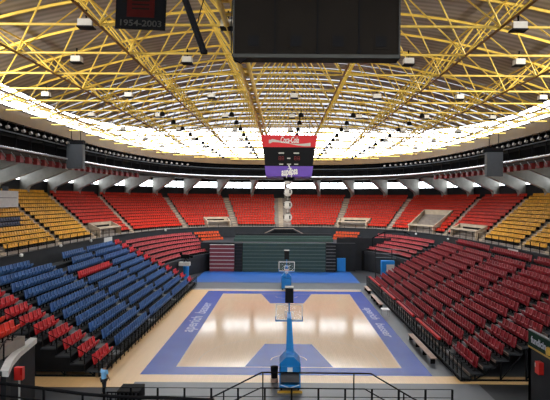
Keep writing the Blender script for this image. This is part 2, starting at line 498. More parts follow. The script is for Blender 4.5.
# near-black sheets at both ends, standing in for the shade under the stand
for ye in (LY0+.02, LY1-.06):
    b = MB(); pl_ = [(-11.6, .38)]
    for k in range(NL): pl_ += [(LRX(k)+.36, max(.4, LRZ(k)-.1)), (LRX(k)-.55, max(.4, LRZ(k)-.1))]
    pl_ += [(LRX(NL-1)-.55, .38)]
    vs = [(x, ye, z) for x, z in pl_] + [(x, ye+.04, z) for x, z in pl_]; n = len(pl_)
    for k in range(NL):
        x0, x1, z1 = LRX(k)-.56, LRX(k)+.37, LRZ(k)-.1
        if z1 > .42: b.box(x0, x1, ye, ye+.04, .36, z1, M['darker'])
    lrel(b).build('shade_sheet', None, ls)
# aisle steps
for (a, b_) in ((37.25, 38.3), (47.7, 48.45), (57.5, 58.3), (67.3, 68.0)):
    b = MB()
    for k in range(NL):
        if k: b.box(LRX(k)+.38, LRX(k)+.72, a, b_, LRZ(k)-.47, LRZ(k)-.22, M['step'])
        b.box(LRX(k)-.2, LRX(k)+.40, a, b_, LRZ(k), LRZ(k)+.012, M['step'])
    lrel(b).build('aisle_steps', None, ls)
def fence(name, pts, h, post_step, mats, parent, rails=(1., .55, .12), r=.025, rel=(0, 0, 0), pr=.03, panel=None):
    """rails plus separate posts along a polyline of 3D base points"""
    R = Vector(rel); L = [0.]
    for i in range(len(pts)-1): L.append(L[-1]+(Vector(pts[i+1])-Vector(pts[i])).length)
    for f in rails:
        MB().path([Vector(p)-R+Vector((0, 0, h*f)) for p in pts], r, 6, mats).build('top_rail' if f == max(rails) else 'rail', None, parent)
    n = max(1, int(round(L[-1]/post_step))); j = 0; me = None; first = None
    for i in range(n+1):
        s = min(L[-1]*i/n, L[-1]-1e-6)
        while j < len(L)-2 and L[j+1] < s: j += 1
        f = (s-L[j])/max(1e-9, L[j+1]-L[j]); p = Vector(pts[j]).lerp(Vector(pts[j+1]), f)-R
        if first is None:
            first = MB().box(-pr, pr, -pr, pr, 0, h, mats).build('post', None, parent); o = first
        else:
            o = first.copy(); C.objects.link(o); o.parent = parent
        o.location = p
# front guard of the stand
fence('front', [(-11.25, LY0, .02), (-11.25, LY1, .02)], 1.15, .95, M['black'], ls, (1., .8, .5, .2), .022, (-16.5, 52, 0))
fence('near_end', [(-11.5, LY0+.02, LRZ(0)), (LRX(NL-1), LY0+.02, LRZ(NL-1))], .75, .93, M['black'], ls, (1.,), .022, (-16.5, 52, 0))

nm_b = {1: 'nearest blue block', 2: 'middle blue block', 3: 'farthest blue block'}
blue = []; lred = []
for k in range(NL):
    for bi, (ya, yb, cc) in enumerate(BLK):
        n = int((yb-ya)/.53); st = (yb-ya)/n
        for i in range(n):
            p = Vector((LRX(k)-.1, ya+st*(i+.5), LRZ(k)))
            if cc == 'b':
                # the entrance gap near the back of the middle block
                if bi == 2 and k >= 9 and i < 6: continue
                if bi == 1 and k == 10 and i >= 12: continue
                if bi == 2 and k == 7:
                    lred.append((p, 0., 'red tip-up seat in all-red row among the blue seats, %s from near aisle' % ordn(i+1))); continue
                blue.append((p, 0., 'blue tip-up seat, left stand, %s row from court, %s, %s seat away' % (ordn(k+1), nm_b[bi], ordn(i+1))))
            else:
                w = 'near-end' if bi == 0 else 'far-end'
                lred.append((p, 0., 'red tip-up seat, left stand %s block, %s row from court, %s from camera' % (w, ordn(k+1), ordn(i+1))))
place_seats(blue, 'blue_seat', 'blue_stadium_chair', 'seat', 'blue tip-up seats of the left stand', 'blue_seat_rows',
            'remaining blue tip-up seats at the far end of left stand', 100)
place_seats(lred, 'red_seat', 'red_stadium_chair', 'seat', 'red tip-up seats of the left stand', 'red_seat_rows', 'remaining red seats of left stand', 60)

# ------------------------------------------------------------------ right telescopic stand
RRX = lambda k: 12.0+.80*k
RRZ = lambda k: .5+.41*k
NR = 12
rs = empty('telescopic_stand', (16.5, 52, 0))
tag(rs, 'telescopic stand with dark red seats along the right of the court', 'grandstand')
def rrel(b):
    b.v = [(x-16.5, y-52, z) for x, y, z in b.v]; return b
RY0, RY1 = 33.3, 71.
for k in range(NR):
    b = MB(); x = RRX(k); z = RRZ(k)
    b.box(x-.34, x+.46, RY0, RY1, z-.08, z, M['charcoal'])
    b.box(x-.40, x-.33, RY0, RY1, z-.14, z+.01, M['khaki'])
    b.box(x-.32, x-.26, RY0, RY1, z-.44 if k else .1, z-.08, M['darker'])
    if k == 0: b.box(x-.95, x-.3, RY0, RY1, z-.3, z-.2, M['charcoal'])
    rrel(b).build('row_platform', None, rs)
RBLK = [(33.6, 37.7), (38.8, 45.6), (46.6, 53.4), (54.4, 61.9), (62.8, 70.6)]
for (a, b_) in ((37.85, 38.65), (45.75, 46.45), (53.55, 54.25), (62.05, 62.7)):
    b = MB()
    for k in range(NR):
        if k: b.box(RRX(k)-.66, RRX(k)-.40, a, b_, RRZ(k)-.41, RRZ(k)-.19, M['step'])
        b.box(RRX(k)-.40, RRX(k)+.15, a, b_, RRZ(k)+.0, RRZ(k)+.012, M['step'])
    rrel(b).build('aisle_steps', None, rs)
for ye in (RY0+.1, 40, 46, 52, 58, 64, RY1-.1):
    b = MB()
    for k in range(0, NR, 2):
        b.box(RRX(k)-.05, RRX(k)+.05, ye-.05, ye+.05, .02, RRZ(k)-.08, M['black'])
        if k+2 < NR: b.tube((RRX(k), ye, .1), (RRX(k+2), ye, RRZ(k+2)-.12), .035, 5, M['black'])
    b.box(RRX(0)-.7, RRX(NR-1), ye-.04, ye+.04, .02, .12, M['black'])
    rrel(b).build('support_frame', None, rs)
b = MB().box(11.06, 11.7, RY0, RY1, .02, .1, M['black']); b.box(11.3, 11.36, RY0, RY1, .1, .3, M['darker'])
rrel(b).build('front_sill', None, rs)
fence('front', [(11.12, RY0, .1), (11.12, RY1, .1)], 1.12, .8, M['black'], rs, (1., .5), .022, (16.5, 52, 0))
# padded bright red front row
for (a, b_) in ((38.9, 45.5), (46.7, 53.3), (54.5, 61.8), (62.9, 70.4)):
    q = MB().box(11.28, 11.5, a, b_, 1.15, 1.30, M['rail_red']); q.box(11.36, 11.42, a, a+.1, .3, 1.15, M['black']); q.box(11.36, 11.42, b_-.1, b_, .3, 1.15, M['black'])
    o = rrel(q).build('padded_rail', None, rs); o['label'] = 'bright red padded front rail'
rb = ['nearest', '2nd', '3rd', '4th', 'farthest']
rred = []
for k in range(NR):
    for bi, (ya, yb) in enumerate(RBLK):
        n = int((yb-ya)/.53); st = (yb-ya)/n
        for i in range(n):
            if bi == 0 and k > 5 and i < (k-5)*1.0: continue
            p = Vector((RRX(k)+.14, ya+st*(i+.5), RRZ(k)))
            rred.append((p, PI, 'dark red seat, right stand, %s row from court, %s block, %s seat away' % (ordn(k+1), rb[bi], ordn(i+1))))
# top row by the wall
MBb = MB().box(22.0, 22.9, 36, 72, 4.85, 5.45, M['dark']); rrel(MBb).build('top_platform', None, rs)
b = MB().box(21.2, 22.0, 33.3, 72, 4.75, 4.85, M['dark']); rrel(b).build('top_walkway', None, rs)
for i in range(60):
    y = 38+i*.53
    if 48 < y < 49 or 58 < y < 59: continue
    rred.append((Vector((22.55, y, 5.45)), PI, 'dark red seat, right stand top row against the wall, %s from near end' % ordn(i+1)))
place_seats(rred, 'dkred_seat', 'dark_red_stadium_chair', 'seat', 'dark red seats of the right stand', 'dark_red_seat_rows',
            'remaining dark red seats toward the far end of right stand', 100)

# ------------------------------------------------------------------ bowl: walls, upper tier
ZP = 6.2
def ring_band(o, z0, z1, th, m, name, ts=RING, closed=True):
    rings = []
    for t in ts:
        a = P(t, o); b = P(t, o+th)
        rings.append([(a.x, a.y, z0), (b.x, b.y, z0), (b.x, b.y, z1), (a.x, a.y, z1)])
    return MB().sweep(rings, m, closed, True).build(name)
struct(ring_band(0, 0, ZP, .3, M['charcoal'], 'wall_parapet'))
o = ring_band(-.06, ZP, ZP+.08, .42, M['dark'], 'trim_parapet_cap'); struct(o)
NU = 13
UO = lambda r: 1.7+.6*r
UZ = lambda r: ZP+.15+.435*r
rings = []
for t in RING:
    pr = [P(t, .3, ZP-.3), P(t, .3, ZP-.05)]
    for r in range(NU):
        pr += [P(t, UO(r)-.3, UZ(r)-.435 if r else ZP-.05), P(t, UO(r)-.3, UZ(r))]
    pr += [P(t, UO(NU-1)+1.2, UZ(NU-1)), P(t, UO(NU-1)+1.2, ZP-.3)]
    rings.append(pr)
struct(MB().sweep(rings, M['tier'], True, True).build('floor_upper_tier'))
OUT = UO(NU-1)+.9
ZT = UZ(NU-1)          # 11.59
# outer wall below and above the windows
struct(ring_band(OUT+.3, 0, 13.5, .4, M['charcoal'], 'wall_outer'))
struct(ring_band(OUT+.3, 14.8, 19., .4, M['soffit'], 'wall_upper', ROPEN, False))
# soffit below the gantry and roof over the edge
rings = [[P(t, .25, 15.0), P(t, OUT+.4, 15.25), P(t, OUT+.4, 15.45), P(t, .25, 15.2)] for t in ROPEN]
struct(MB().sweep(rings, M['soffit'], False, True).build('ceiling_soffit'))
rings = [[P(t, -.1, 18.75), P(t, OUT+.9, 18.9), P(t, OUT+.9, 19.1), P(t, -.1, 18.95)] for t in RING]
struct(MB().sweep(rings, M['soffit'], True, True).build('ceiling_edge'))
struct(ring_band(2.0, 15.2, 18.8, .1, M['darker'], 'wall_gantry', ROPEN, False))
# unseen glazing added behind the viewpoint to let daylight onto the roof frame
NEAR = [ROPEN[-1]] + sorted([(t if t > 0 else t+2*PI) for t in RING if P(t).y <= YN]) + [ROPEN[0]+2*PI]
gf = MB()
for z in (15.2, 17., 18.85): gf.sweep([[P(t, OUT+.3, z-.06), P(t, OUT+.5, z-.06), P(t, OUT+.5, z+.06), P(t, OUT+.3, z+.06)] for t in NEAR], M['dark'], False, True)
for t in NEAR[::2]:
    p = P(t, OUT+.4); gf.box(p.x-.06, p.x+.06, p.y-.06, p.y+.06, 15.1, 18.9, M['dark'])
gf = struct(gf.build('window_front'))
MB().sweep([[P(t, OUT+.38, 14.8), P(t, OUT+.38, 18.9)] for t in NEAR], M['tinted'], False, False).build('window_glass', None, gf)  # dimmed pane of the added front, passes fill light

# ---- fins (concrete brackets) and windows between them
far_t = PI/2
def walk(o, step, n, sgn):
    """parameters from the far centre along offset o, step metres apart, sgn -1 = to the right"""
    out = []; t = far_t; acc = 0.; p = P(t, o); d = .0008
    while len(out) < n:
        t2 = t + d*sgn; q = P(t2, o); acc += (q-p).length; p = q; t = t2
        if acc >= step: acc -= step; out.append(t)
        if abs(t-far_t) > PI*1.02: break
    return out
FST = 6.75
tl = walk(OUT, FST, 14, 1); tr = walk(OUT, FST, 14, -1)
fins = [(far_t, 'behind the hanging scoreboard')] + [(t, 'l%d' % (i+1)) for i, t in enumerate(tl)] + [(t, 'r%d' % (i+1)) for i, t in enumerate(tr)]
for t, w in fins:
    p0 = P(t, OUT+.3); q0 = P(t, 0.); d = (p0-q0); d.z = 0; Ln = d.length; d.normalize(); u = Vector((-d.y, d.x, 0))
    if p0.y < 30: continue
    prof = [(OUT+.25, UZ(NU-1)+.02), (OUT-.75, UZ(NU-1)+.02), (OUT-.8, 12.35), (OUT-1.05, 12.75), (3.2, 14.72), (3.2, 15.06), (OUT+.25, 15.2)]
    sc = Ln/(OUT+.3)
    poly = [q0 + d*(o*sc) + Vector((0, 0, z)) - u*.24 for o, z in prof]
    ob = MB().prism(poly, u*.48, M['concrete']).build('concrete_bracket')
    if w[0] in 'lr' and w[1:].isdigit():
        w = '%s to the %s of the far centre line' % (ordn(int(w[1:])), 'left' if w[0] == 'l' else 'right')
    tag(ob, 'pale concrete roof bracket between windows, %s' % w, 'bracket', 'concrete roof brackets')
allt = sorted([t for t, _ in fins])
wi = 0
for a, b in zip(allt[:-1], allt[1:]):
    wi += 1
    ts = [a + (b-a)*i/6 for i in range(7)]
    fr = MB()
    for z0, z1 in ((13.47, 13.58), (14.7, 14.82)):
        fr.sweep([[P(t, OUT+.3, z0), P(t, OUT+.5, z0), P(t, OUT+.5, z1), P(t, OUT+.3, z1)] for t in ts], M['dark'], False, True)
    for i in range(5):
        t = a + (b-a)*i/4; p = P(t, OUT+.4); 
        fr.box(p.x-.07, p.x+.07, p.y-.07, p.y+.07, 13.55, 14.75, M['dark'])
    fo = struct(fr.build('window_%d' % wi))
    pn = MB().sweep([[P(t, OUT+.38, 13.55), P(t, OUT+.38, 14.78)] for t in ts], M['pane'], False, False).build('window_glass', None, fo)

# ------------------------------------------------------------------ upper tier seats
aisle_px = [4, 60, 95, 133, 186, 236, 281, 337, 389, 445, 481, 520, 548]
aisle_t = [t_for_px(px, 1.4, ZP+.15) for px in aisle_px]
t_y0 = t_for_px(95, 1.4, ZP+.15); t_y1 = t_for_px(481, 1.4, ZP+.15)
left_end = t_for_px(-120, 1.4, ZP+.15, PI/2, PI+.6); right_end = t_for_px(670, 1.4, ZP+.15, -.6, PI/2)
edges = sorted(aisle_t + [left_end, right_end], reverse=True)      # from left round to right
# vomitory cut-outs in px columns at the front rows
vom = [(91, 115, 0, 3), (204, 229, 0, 3), (339, 370, 0, 3), (413, 440, 0, 7), (457, 485, 0, 3)]
vt = [(t_for_px(a, 2.5, 7.), t_for_px(b, 2.5, 7.), r0, r1) for a, b, r0, r1 in vom]
ured = []; uyel = []; unavy = []
blocks = list(zip(edges[:-1], edges[1:]))
for bi, (ta, tb) in enumerate(blocks):
    yellow = (tb >= t_y0-1e-6) or (ta <= t_y1+1e-6)
    for r in range(NU):
        o = UO(r)
        gap = .55/((P(ta, o)-P(tb, o)).length+1e-6)*(tb-ta)
        ts_ = arc_pts(ta+gap, tb-gap, o, .5)
        for i, t in enumerate(ts_):
            if any(v1-.0 <= t <= v0 and r0 <= r < r1 for v0, v1, r0, r1 in vt): continue
            p = P(t, o-.02, UZ(r)); d = out_dir(t, o); rz = math.atan2(-d.y, -d.x)
            if p.y < 30: continue
            if p.x < -27.9 and 48.5 < p.y < 58.4 and r >= 8: continue
            side = 'left' if bi < 7 else 'right'
            if yellow:
                key = None
                px = to_px(p)
                if side == 'left' and px[0] < 22 and r in (4, 5): 
                    unavy.append((p, rz, 'navy covered seat in yellow block, %s row up, %s from back aisle' % (ordn(r+1), ordn(i+1)))); continue
                uyel.append((p, rz, 'yellow upper-tier seat, %s side, %s block counted clockwise, %s row, %s seat' % (side, ordn(bi+1), ordn(r+1), ordn(i+1))))
            else:
                ured.append((p, rz, 'red upper-tier seat, %s block counted clockwise, %s row up, %s seat along' % (ordn(bi+1), ordn(r+1), ordn(i+1))))
place_seats(uyel, 'yellow_seat', 'yellow_stadium_chair', 'seat', 'yellow seats of the upper tier', 'yellow_seat_rows', 'remaining yellow seats of the upper tier', 0, 300, True)
place_seats(ured, 'up_red', 'orange_red_stadium_chair', 'seat', 'orange-red seats of the upper tier', 'orange_red_seat_rows', 'remaining orange-red seats around the far upper tier', 0, 300, True)
place_seats(unavy, 'navy', 'navy_stadium_chair', 'seat', 'navy seats in the left yellow block', 'navy_seat_rows', 'remaining navy seats', 0, 300, True)
# aisle steps of the upper tier
for i, t in enumerate(aisle_t):
    if not (-.3 < t < PI+.3): continue
    b = MB()
    for r in range(NU):
        for o, z in ((UO(r)-.3, UZ(r)), (UO(r)-.58, UZ(r)-.21)):
            p = P(t, o+.14); d = out_dir(t, o); u = Vector((-d.y, d.x, 0))
            b.obox((p.x, p.y, z-.06), u*.42, d*.15, (0, 0, .075), M['beige'])
    nmx = aisle_px[i]
    ob = b.build('stair_flight')
    tag(ob, 'beige concrete stair flight of the upper tier, %s from the left edge' % ordn(i+1), 'stairs', 'upper tier stair flights')

# vomitory boxes
for (a, b_, r0, r1), lab in zip(vom, ('beige concrete stair entrance beside the left yellow seats', 'beige concrete stair entrance in far left red seats',
                                      'beige concrete stair entrance in far right red seats', 'wide beige concrete ramp entrance in right red seats',
                                      'beige concrete stair entrance beside the right yellow seats')):
    ta = t_for_px(a+1, 2.5, 7.); tb = t_for_px(b_-1, 2.5, 7.); tm = (ta+tb)/2
    vo = empty('stair_entrance', P(tm, 1., UZ(0)-.4)); tag(vo, lab, 'entrance'); R = P(tm, 1., UZ(0)-.4)
    def side(t, name):
        d = out_dir(t); q = MB(); u = Vector((-d.y, d.x, 0))
        o1 = UO(r1)-.45; zt = UZ(min(r1, NU-1))+.35
        pa = P(t, 1.15)-R; pb = P(t, o1)-R
        zb = 0.02; pa.z = 0; pb.z = 0
        q.prism([pa-u*.09+Vector((0, 0, .05)), pb-u*.09+Vector((0, 0, .05)), pb-u*.09+Vector((0, 0, zt-R.z)), pa-u*.09+Vector((0, 0, 1.35))], u*.18, M['beige'])
        q.build(name, None, vo)
    side(ta, 'side_wall'); side(tb, 'side_wall')
    pa = P(ta, UO(r1)-.5)-R; pb = P(tb, UO(r1)-.5)-R; zt = UZ(min(r1, NU-1))+.35-R.z
    d = (pb-pa); d.z = 0; n = Vector((-d.y, d.x, 0)).normalized()*.09
    cc = (pa+pb)/2; cc.z = zt/2+.25
    MB().obox(cc, d/2, n, (0, 0, zt/2-.25), M['beige']).build('back_wall', None, vo)
    cc2 = cc.copy(); cc2.z = .9; dd = out_dir(tm)*(.12)
    MB().obox(cc2-dd, d*.36, n*.3, (0, 0, .75), M['darker']).build('doorway', None, vo)
    if r1 < 8:
        pm = (P(ta, 1.9)+P(tb, 1.9))/2-R; pm.z = 1.35
        MB().obox(pm, d*.5, out_dir(tm)*.5, (0, 0, .09), M['beige']).build('canopy', None, vo)
# railings of the parapet, one per side
def curve_pts(t0, t1, o, z, n=60): return [P(t0+(t1-t0)*i/n, o, z) for i in range(n+1)]
def rail_thing(name, lab, t0, t1, step, h=1.0):
    b0 = P((t0+t1)/2, .15, ZP+.08); e = empty(name, b0); tag(e, lab, 'railing')
    fence('f', curve_pts(t0, t1, .15, ZP+.08), h, step, M['black'], e, (1., .5), .022, b0)
    return e
tq0 = t_for_px(-60, 0, ZP); tq1 = t_for_px(128, 0, ZP); tq2 = t_for_px(395, 0, ZP); tq3 = t_for_px(610, 0, ZP)
rail_thing('parapet_railing', 'black post railing on the left wall below yellow seats', tq0, tq1, 1.9)
rail_thing('parapet_railing', 'black post railing along the far wall below red seats', tq1-.01, tq2+.01, 2.1, .5)
rail_thing('parapet_railing', 'black post railing on the right wall below yellow seats', tq2, tq3, 1.9)
# small white lamps on the parapet face
def wall_lamp(px, py, lab):
    t = t_for_px(px, 0, ZP-.4); p = P(t, -.06); D = p.y; z = EYE-(py-200)*D/F; d = out_dir(t)
    o = MB().lathe((0, 0, 0), [(.05, -.14), (.15, -.1), (.16, .06), (.1, .14), (.02, .16)], 10, M['white']).build('wall_lamp', loc=(p.x-d.x*.08, p.y-d.y*.08, z))
    tag(o, lab, 'lamp', 'white wall lamps on the parapet')
for px, py, lab in ((20, 257, 'white wall lamp on the left parapet, nearest the camera'), (60, 247, 'white wall lamp on left parapet, second from camera'),
                    (90, 242, 'white wall lamp on left parapet beside the white notice'), (165, 231, 'white wall lamp on the far left corner parapet'),
                    (222, 244, 'white wall lamp above the red retracted stand'), (338, 243, 'white wall lamp below the right orange seats'),
                    (417, 233, 'white wall lamp on far right corner parapet'), (449, 238, 'white wall lamp on the right parapet')):
    wall_lamp(px, py, lab)
def notice(px0, px1, py, lab, txt):
    t0 = t_for_px(px0, 0, 6.); t1 = t_for_px(px1, 0, 6.); a = P(t0, -.05); b = P(t1, -.05); z = EYE-(py-200)*((a.y+b.y)/2)/F
    d = (b-a); n = Vector((-d.y, d.x, 0)).normalized()*.02
    if z > 5.9: z = 5.9
    o = MB().obox(((a.x+b.x)/2, (a.y+b.y)/2, z), d/2, n, (0, 0, .32), M['offwhite']).build('wall_notice'); tag(o, lab, 'sign')
notice(104, 112, 239, 'white notice plate on the left parapet wall', '')
notice(509, 519, 247, 'pale notice plate on the right parapet wall', '')

# press box above the left yellow seats
e = empty('press_box', (-30.2, 53.5, UZ(9))); tag(e, 'white press box at the top of left yellow seats', 'press box')
MB().box(-1.7, 1.7, -4.3, 4.3, .0, 1.7, M['offwhite']).build('box_panel', None, e)
MB().box(1.7, 1.74, -3.9, 3.9, .95, 1.0, M['dark']).build('panel_seam', None, e)
MB().box(1.2, 1.66, 1.9, 2.3, 1.7, 2.15, M['speaker']).build('monitor', None, e)

# ------------------------------------------------------------------ lower corner tiers (far left, far right)
def corner(name, lab, t0, t1, rows, o0=-6.9):
    e = empty(name, P((t0+t1)/2, o0, 0)); R = P((t0+t1)/2, o0, 0); tag(e, lab, 'grandstand')
    ts = [t0+(t1-t0)*i/24 for i in range(25)]
    for r in rows:
        o = o0+1.0*r; z = 2.7+.45*r
        q = MB().sweep([[P(t, o-.5, z-.45)-R, P(t, o+.5, z-.45)-R, P(t, o+.5, z)-R, P(t, o-.5, z)-R] for t in ts], M['charcoal'], False, True)
        q.build('row_platform', None, e)
    r = rows[0]; o = o0+r
    MB().sweep([[P(t, o-.45, .0)-R, P(t, o-.25, 0)-R, P(t, o-.25, 2.25+.45*r)-R, P(t, o-.45, 2.25+.45*r)-R] for t in ts], M['dark'], False, True).build('front_wall', None, e)
    return e
def t_at(px, o, z): return t_for_px(px, o, z, PI*.1, PI*.9)
la0 = t_for_px(132, -3, 4.5); la1 = t_at(223, -3, 4.5)
corner('corner_stand', 'curved corner stand with faded red and orange seats at far left', la0, la1, range(0, 6))
ra0 = t_at(372, -3, 4.5); ra1 = t_for_px(428, -3, 4.5)
corner('corner_stand', 'curved corner stand with red seats beyond the right stand', ra0, ra1, range(1, 6))
rc0 = t_at(334, -2, 5.); rc1 = t_at(360, -2, 5.)
corner('corner_stand', 'short raised stand holding one block of orange seats', rc0, rc1, range(3, 6))
pk = []; orr = []; rk = []
tm = t_at(197, -3, 4.5)
for r in range(0, 6):
    o = -6.9+r; z = 2.7+.45*r
    for i, t in enumerate(arc_pts(tm-.01, la0-.02, o, .52)):
        p = P(t, o+.1, z); d = out_dir(t, o); pk.append((p, math.atan2(-d.y, -d.x), 'faded red seat in far left corner stand, %s row up, %s from its right end' % (ordn(r+1), ordn(i+1))))
    if r >= 3:
        for i, t in enumerate(arc_pts(la1+.005, tm-.02, o, .52)):
            p = P(t, o+.1, z); d = out_dir(t, o); orr.append((p, math.atan2(-d.y, -d.x), 'orange seat in far left corner stand, %s row up, %s from its right end' % (ordn(r+1), ordn(i+1))))
        for i, t in enumerate(arc_pts(rc1+.004, rc0-.004, o, .5)):
            p = P(t, o+.1, z); d = out_dir(t, o); orr.append((p, math.atan2(-d.y, -d.x), 'orange seat in small block right of the green stand, %s row up, %s from right' % (ordn(r-2), ordn(i+1))))
    if r >= 1:
        for i, t in enumerate(arc_pts(ra1+.01, ra0-.01, o, .52)):
            p = P(t, o+.1, z); d = out_dir(t, o); rk.append((p, math.atan2(-d.y, -d.x), 'red seat in far right corner stand, %s row up, %s from its right end' % (ordn(r), ordn(i+1))))
place_seats(pk, 'pink_seat', 'faded_red_stadium_chair', 'seat', 'faded red seats of the far left corner', 'faded_red_seat_rows', 'remaining faded red corner seats', 0, 300, True)
place_seats(orr, 'orange_seat', 'orange_stadium_chair', 'seat', 'orange seats of the lower corners', 'orange_seat_rows', 'remaining orange corner seats', 0, 300, True)
place_seats(rk, 'pink_seat', 'faded_red_stadium_chair', 'seat', 'red seats of the far right corner', 'faded_red_seat_rows', 'remaining red corner seats', 0, 300, True)

# ------------------------------------------------------------------ far end: retracted stands, stairs, doors
def retracted(name, lab, x0, x1, y, z1, nrow, m_panel, m_edge):
    e = empty(name, ((x0+x1)/2, y, .03)); tag(e, lab, 'grandstand'); w = (x1-x0)/2; h = z1-.03
    for i in range(nrow):
        z = h*i/nrow; dz = h/nrow
        MB().box(-w, w, .02*i, .35, z+.03, z+dz-.06, m_panel).build('row_panel', None, e)
        MB().box(-w, w, .02*i-.05, .35, z+dz-.06, z+dz+.02, m_edge).build('row_edge', None, e)
    MB().box(-w, w, .36, 1.6, 0, h, M['darker']).build('rear_housing', None, e)
    return e
def Xp(px, D): return (px-VPX)*D/F
retracted('retracted_stand', 'retracted stand with dark red slatted front at the far left end', Xp(210, 83.3), Xp(234.5, 83.3), 83.3, 4.2, 7, M['maroon'], M['offwhite'])
retracted('retracted_stand', 'wide retracted stand with dark green slatted front behind far basket', Xp(243, 83.3), Xp(326, 83.3), 83.3, 4.45, 8, M['green'], M['green_edge'])
retracted('retracted_stand', 'narrow grey slatted section right of the green retracted stand', Xp(326.6, 83.3), Xp(336, 83.3), 83.3, 4.6, 9, M['dark'], M['step'])
retracted('retracted_stand', 'narrow black slatted section between red and green retracted stands', Xp(235, 83.3), Xp(242.4, 83.3), 83.3, 4.4, 9, M['dark'], M['charcoal'])
# platform behind them
struct(MB().box(-13, 11.5, 85, 98.5, 0, 4.4, M['dark']).build('floor_end_platform'))
# steps of dark benches behind the green stand
for i in range(3):
    tag(MB().box(-8, 8.2, 87.5+2.2*i, 88+2.2*i, 4.4, 4.9+.28*i, M['green'] if i < 2 else M['dark']).build('low_partition'),
        'dark low partition behind the green stand, %s from the front' % ordn(i+1), 'partition', 'partitions behind the green stand')
def stair_rail(px, lab):
    e = empty('stair_railing', (Xp(px, 94), 94, 4.4)); tag(e, lab, 'railing')
    b = MB(); pts = [(-4.4, 0, .4), (-1.6, 0, 1.8), (1.6, 0, 1.8), (4.4, 0, .4)]
    b.path(pts, .09, 6, M['khaki']); b.build('handrail', None, e)
    for x, h in ((-4.3, .4), (-1.6, 1.75), (0, 1.75), (1.6, 1.75), (4.3, .4)):
        MB().box(x-.06, x+.06, -.06, .06, 0, h, M['black']).build('post', None, e)
    MB().prism([(-4.3, .0, 0), (-1.6, 0, 1.55), (1.6, 0, 1.55), (4.3, 0, 0)], (0, .05, 0), M['darker']).build('infill_panel', None, e)
stair_rail(284, 'black trapezoid stair railing behind the green stand')
tag(MB().box(Xp(280, 92), Xp(291, 92), 92, 93, 4.4, 5.2, M['khaki']).build('stair_pier'), 'brown pier in front of the far stair railing', 'pier')
e = empty('stair_railing', (Xp(395, 88), 86, 0)); tag(e, 'black trapezoid railing above the right corner red seats', 'railing')
MB().path([(-4, 0, 5.2), (-2, 0, 6.2), (1.2, 0, 6.2), (3.4, 0, 5.0)], .09, 6, M['black']).build('handrail', None, e)
for x, h in ((-4, 5.2), (-2, 6.2), (1.2, 6.2), (3.4, 5.)): MB().box(x-.06, x+.06, -.06, .06, 3, h, M['black']).build('post', None, e)
# right of the green stand
tag(MB().box(Xp(337.5, 84), Xp(346, 84), 84, 84.25, .03, 2.15, M['basket_blue']).build('blue_pad'), 'blue padded panel standing right of the green stand', 'panel')
struct(MB().box(Xp(337, 86), 22, 86, 86.3, 0, 5.2, M['dark']).build('wall_far_right'))
struct(MB().box(-20.5, Xp(209.5, 86), 86, 86.3, 0, 3.8, M['dark']).build('wall_far_left'))
struct(MB().box(Xp(362, 85.9), Xp(374, 85.9), 85.85, 85.99, 0, 3.2, M['darker']).build('door_1'))
struct(MB().box(Xp(376, 85.9), Xp(386, 85.9), 85.85, 85.99, 0, 3.3, M['darker']).build('door_2'))
for i, px in enumerate((349.5, 354.5)):
    e = empty('fire_extinguisher', (Xp(px, 85.6), 85.6, 0.72)); tag(e, 'red fire extinguisher on the dark far wall, %s of two' % ('left' if i == 0 else 'right'), 'extinguisher', 'fire extinguishers on the far wall')
    MB().lathe((0, 0, 0), [(.14, 0), (.16, .05), (.16, .8), (.08, .95), (.05, 1.05)], 10, M['red']).build('cylinder', None, e)
    MB().box(-.17, .17, -.02, .2, 1.1, 1.5, M['offwhite']).build('sign_plate', None, e)
# left far: blue draped camera stand with camera
p = at(186.5, 272, 74.5); e = empty('camera_platform', (p.x, 74.5, 0)); tag(e, 'blue draped camera stand beside far end of the left stand', 'stand')
b = MB(); n = 10
b.lathe((0, 0, 0), [(.52, .02), (.45, .3), (.38, 1.), (.42, 1.8), (.4, 2.)], 12, M['basket_blue']); b.build('blue_drape', None, e)
MB().box(-.95, .55, -.4, .4, 2.0, 2.5, M['offwhite']).build('table_top', None, e)
e = empty('video_camera', (p.x-.1, 74.5, 2.5)); tag(e, 'black video camera on the blue draped stand', 'camera')
MB().box(-.6, .55, -.25, .25, .5, 1.05, M['black']).build('camera_body', None, e)
MB().tube((.55, 0, .8), (1.05, 0, .75), .16, 10, M['black']).build('lens', None, e)
b = MB()
for a in (0, 2.1, 4.2): b.tube((0, 0, .5), (.4*math.cos(a), .3*math.sin(a), 0), .04, 6, M['black'])
b.build('tripod', None, e)
MB().box(-.75, -.45, -.2, .2, .95, 1.4, M['black']).build('viewfinder', None, e)
# blue and white box beside far end of the right stand
e = empty('equipment_cart', (Xp(388, 76), 76, .02)); tag(e, 'blue box with white sheet at far end of right stand', 'box')
MB().box(-.9, .9, -.5, .5, 0, 2.7, M['basket_blue']).build('blue_panel', None, e)
MB().box(-.25, .85, -.56, -.5, 1.1, 2.2, M['offwhite']).build('white_sheet', None, e)
e = empty('handrail', (Xp(385, 77), 77.6, .02)); tag(e, 'grey tubular handrails beside the right corner stand', 'railing')
for i, z in enumerate((3., 3.6, 4.2)): MB().tube((-1.2, 0, z), (3.2, -1.5, z), .06, 6, M['step']).build('rail', None, e)
for x, y in ((-1.2, 0), (1., -.75), (3.2, -1.5)): MB().box(x-.06, x+.06, y-.06, y+.06, 0, 4.2, M['dark']).build('post', None, e)

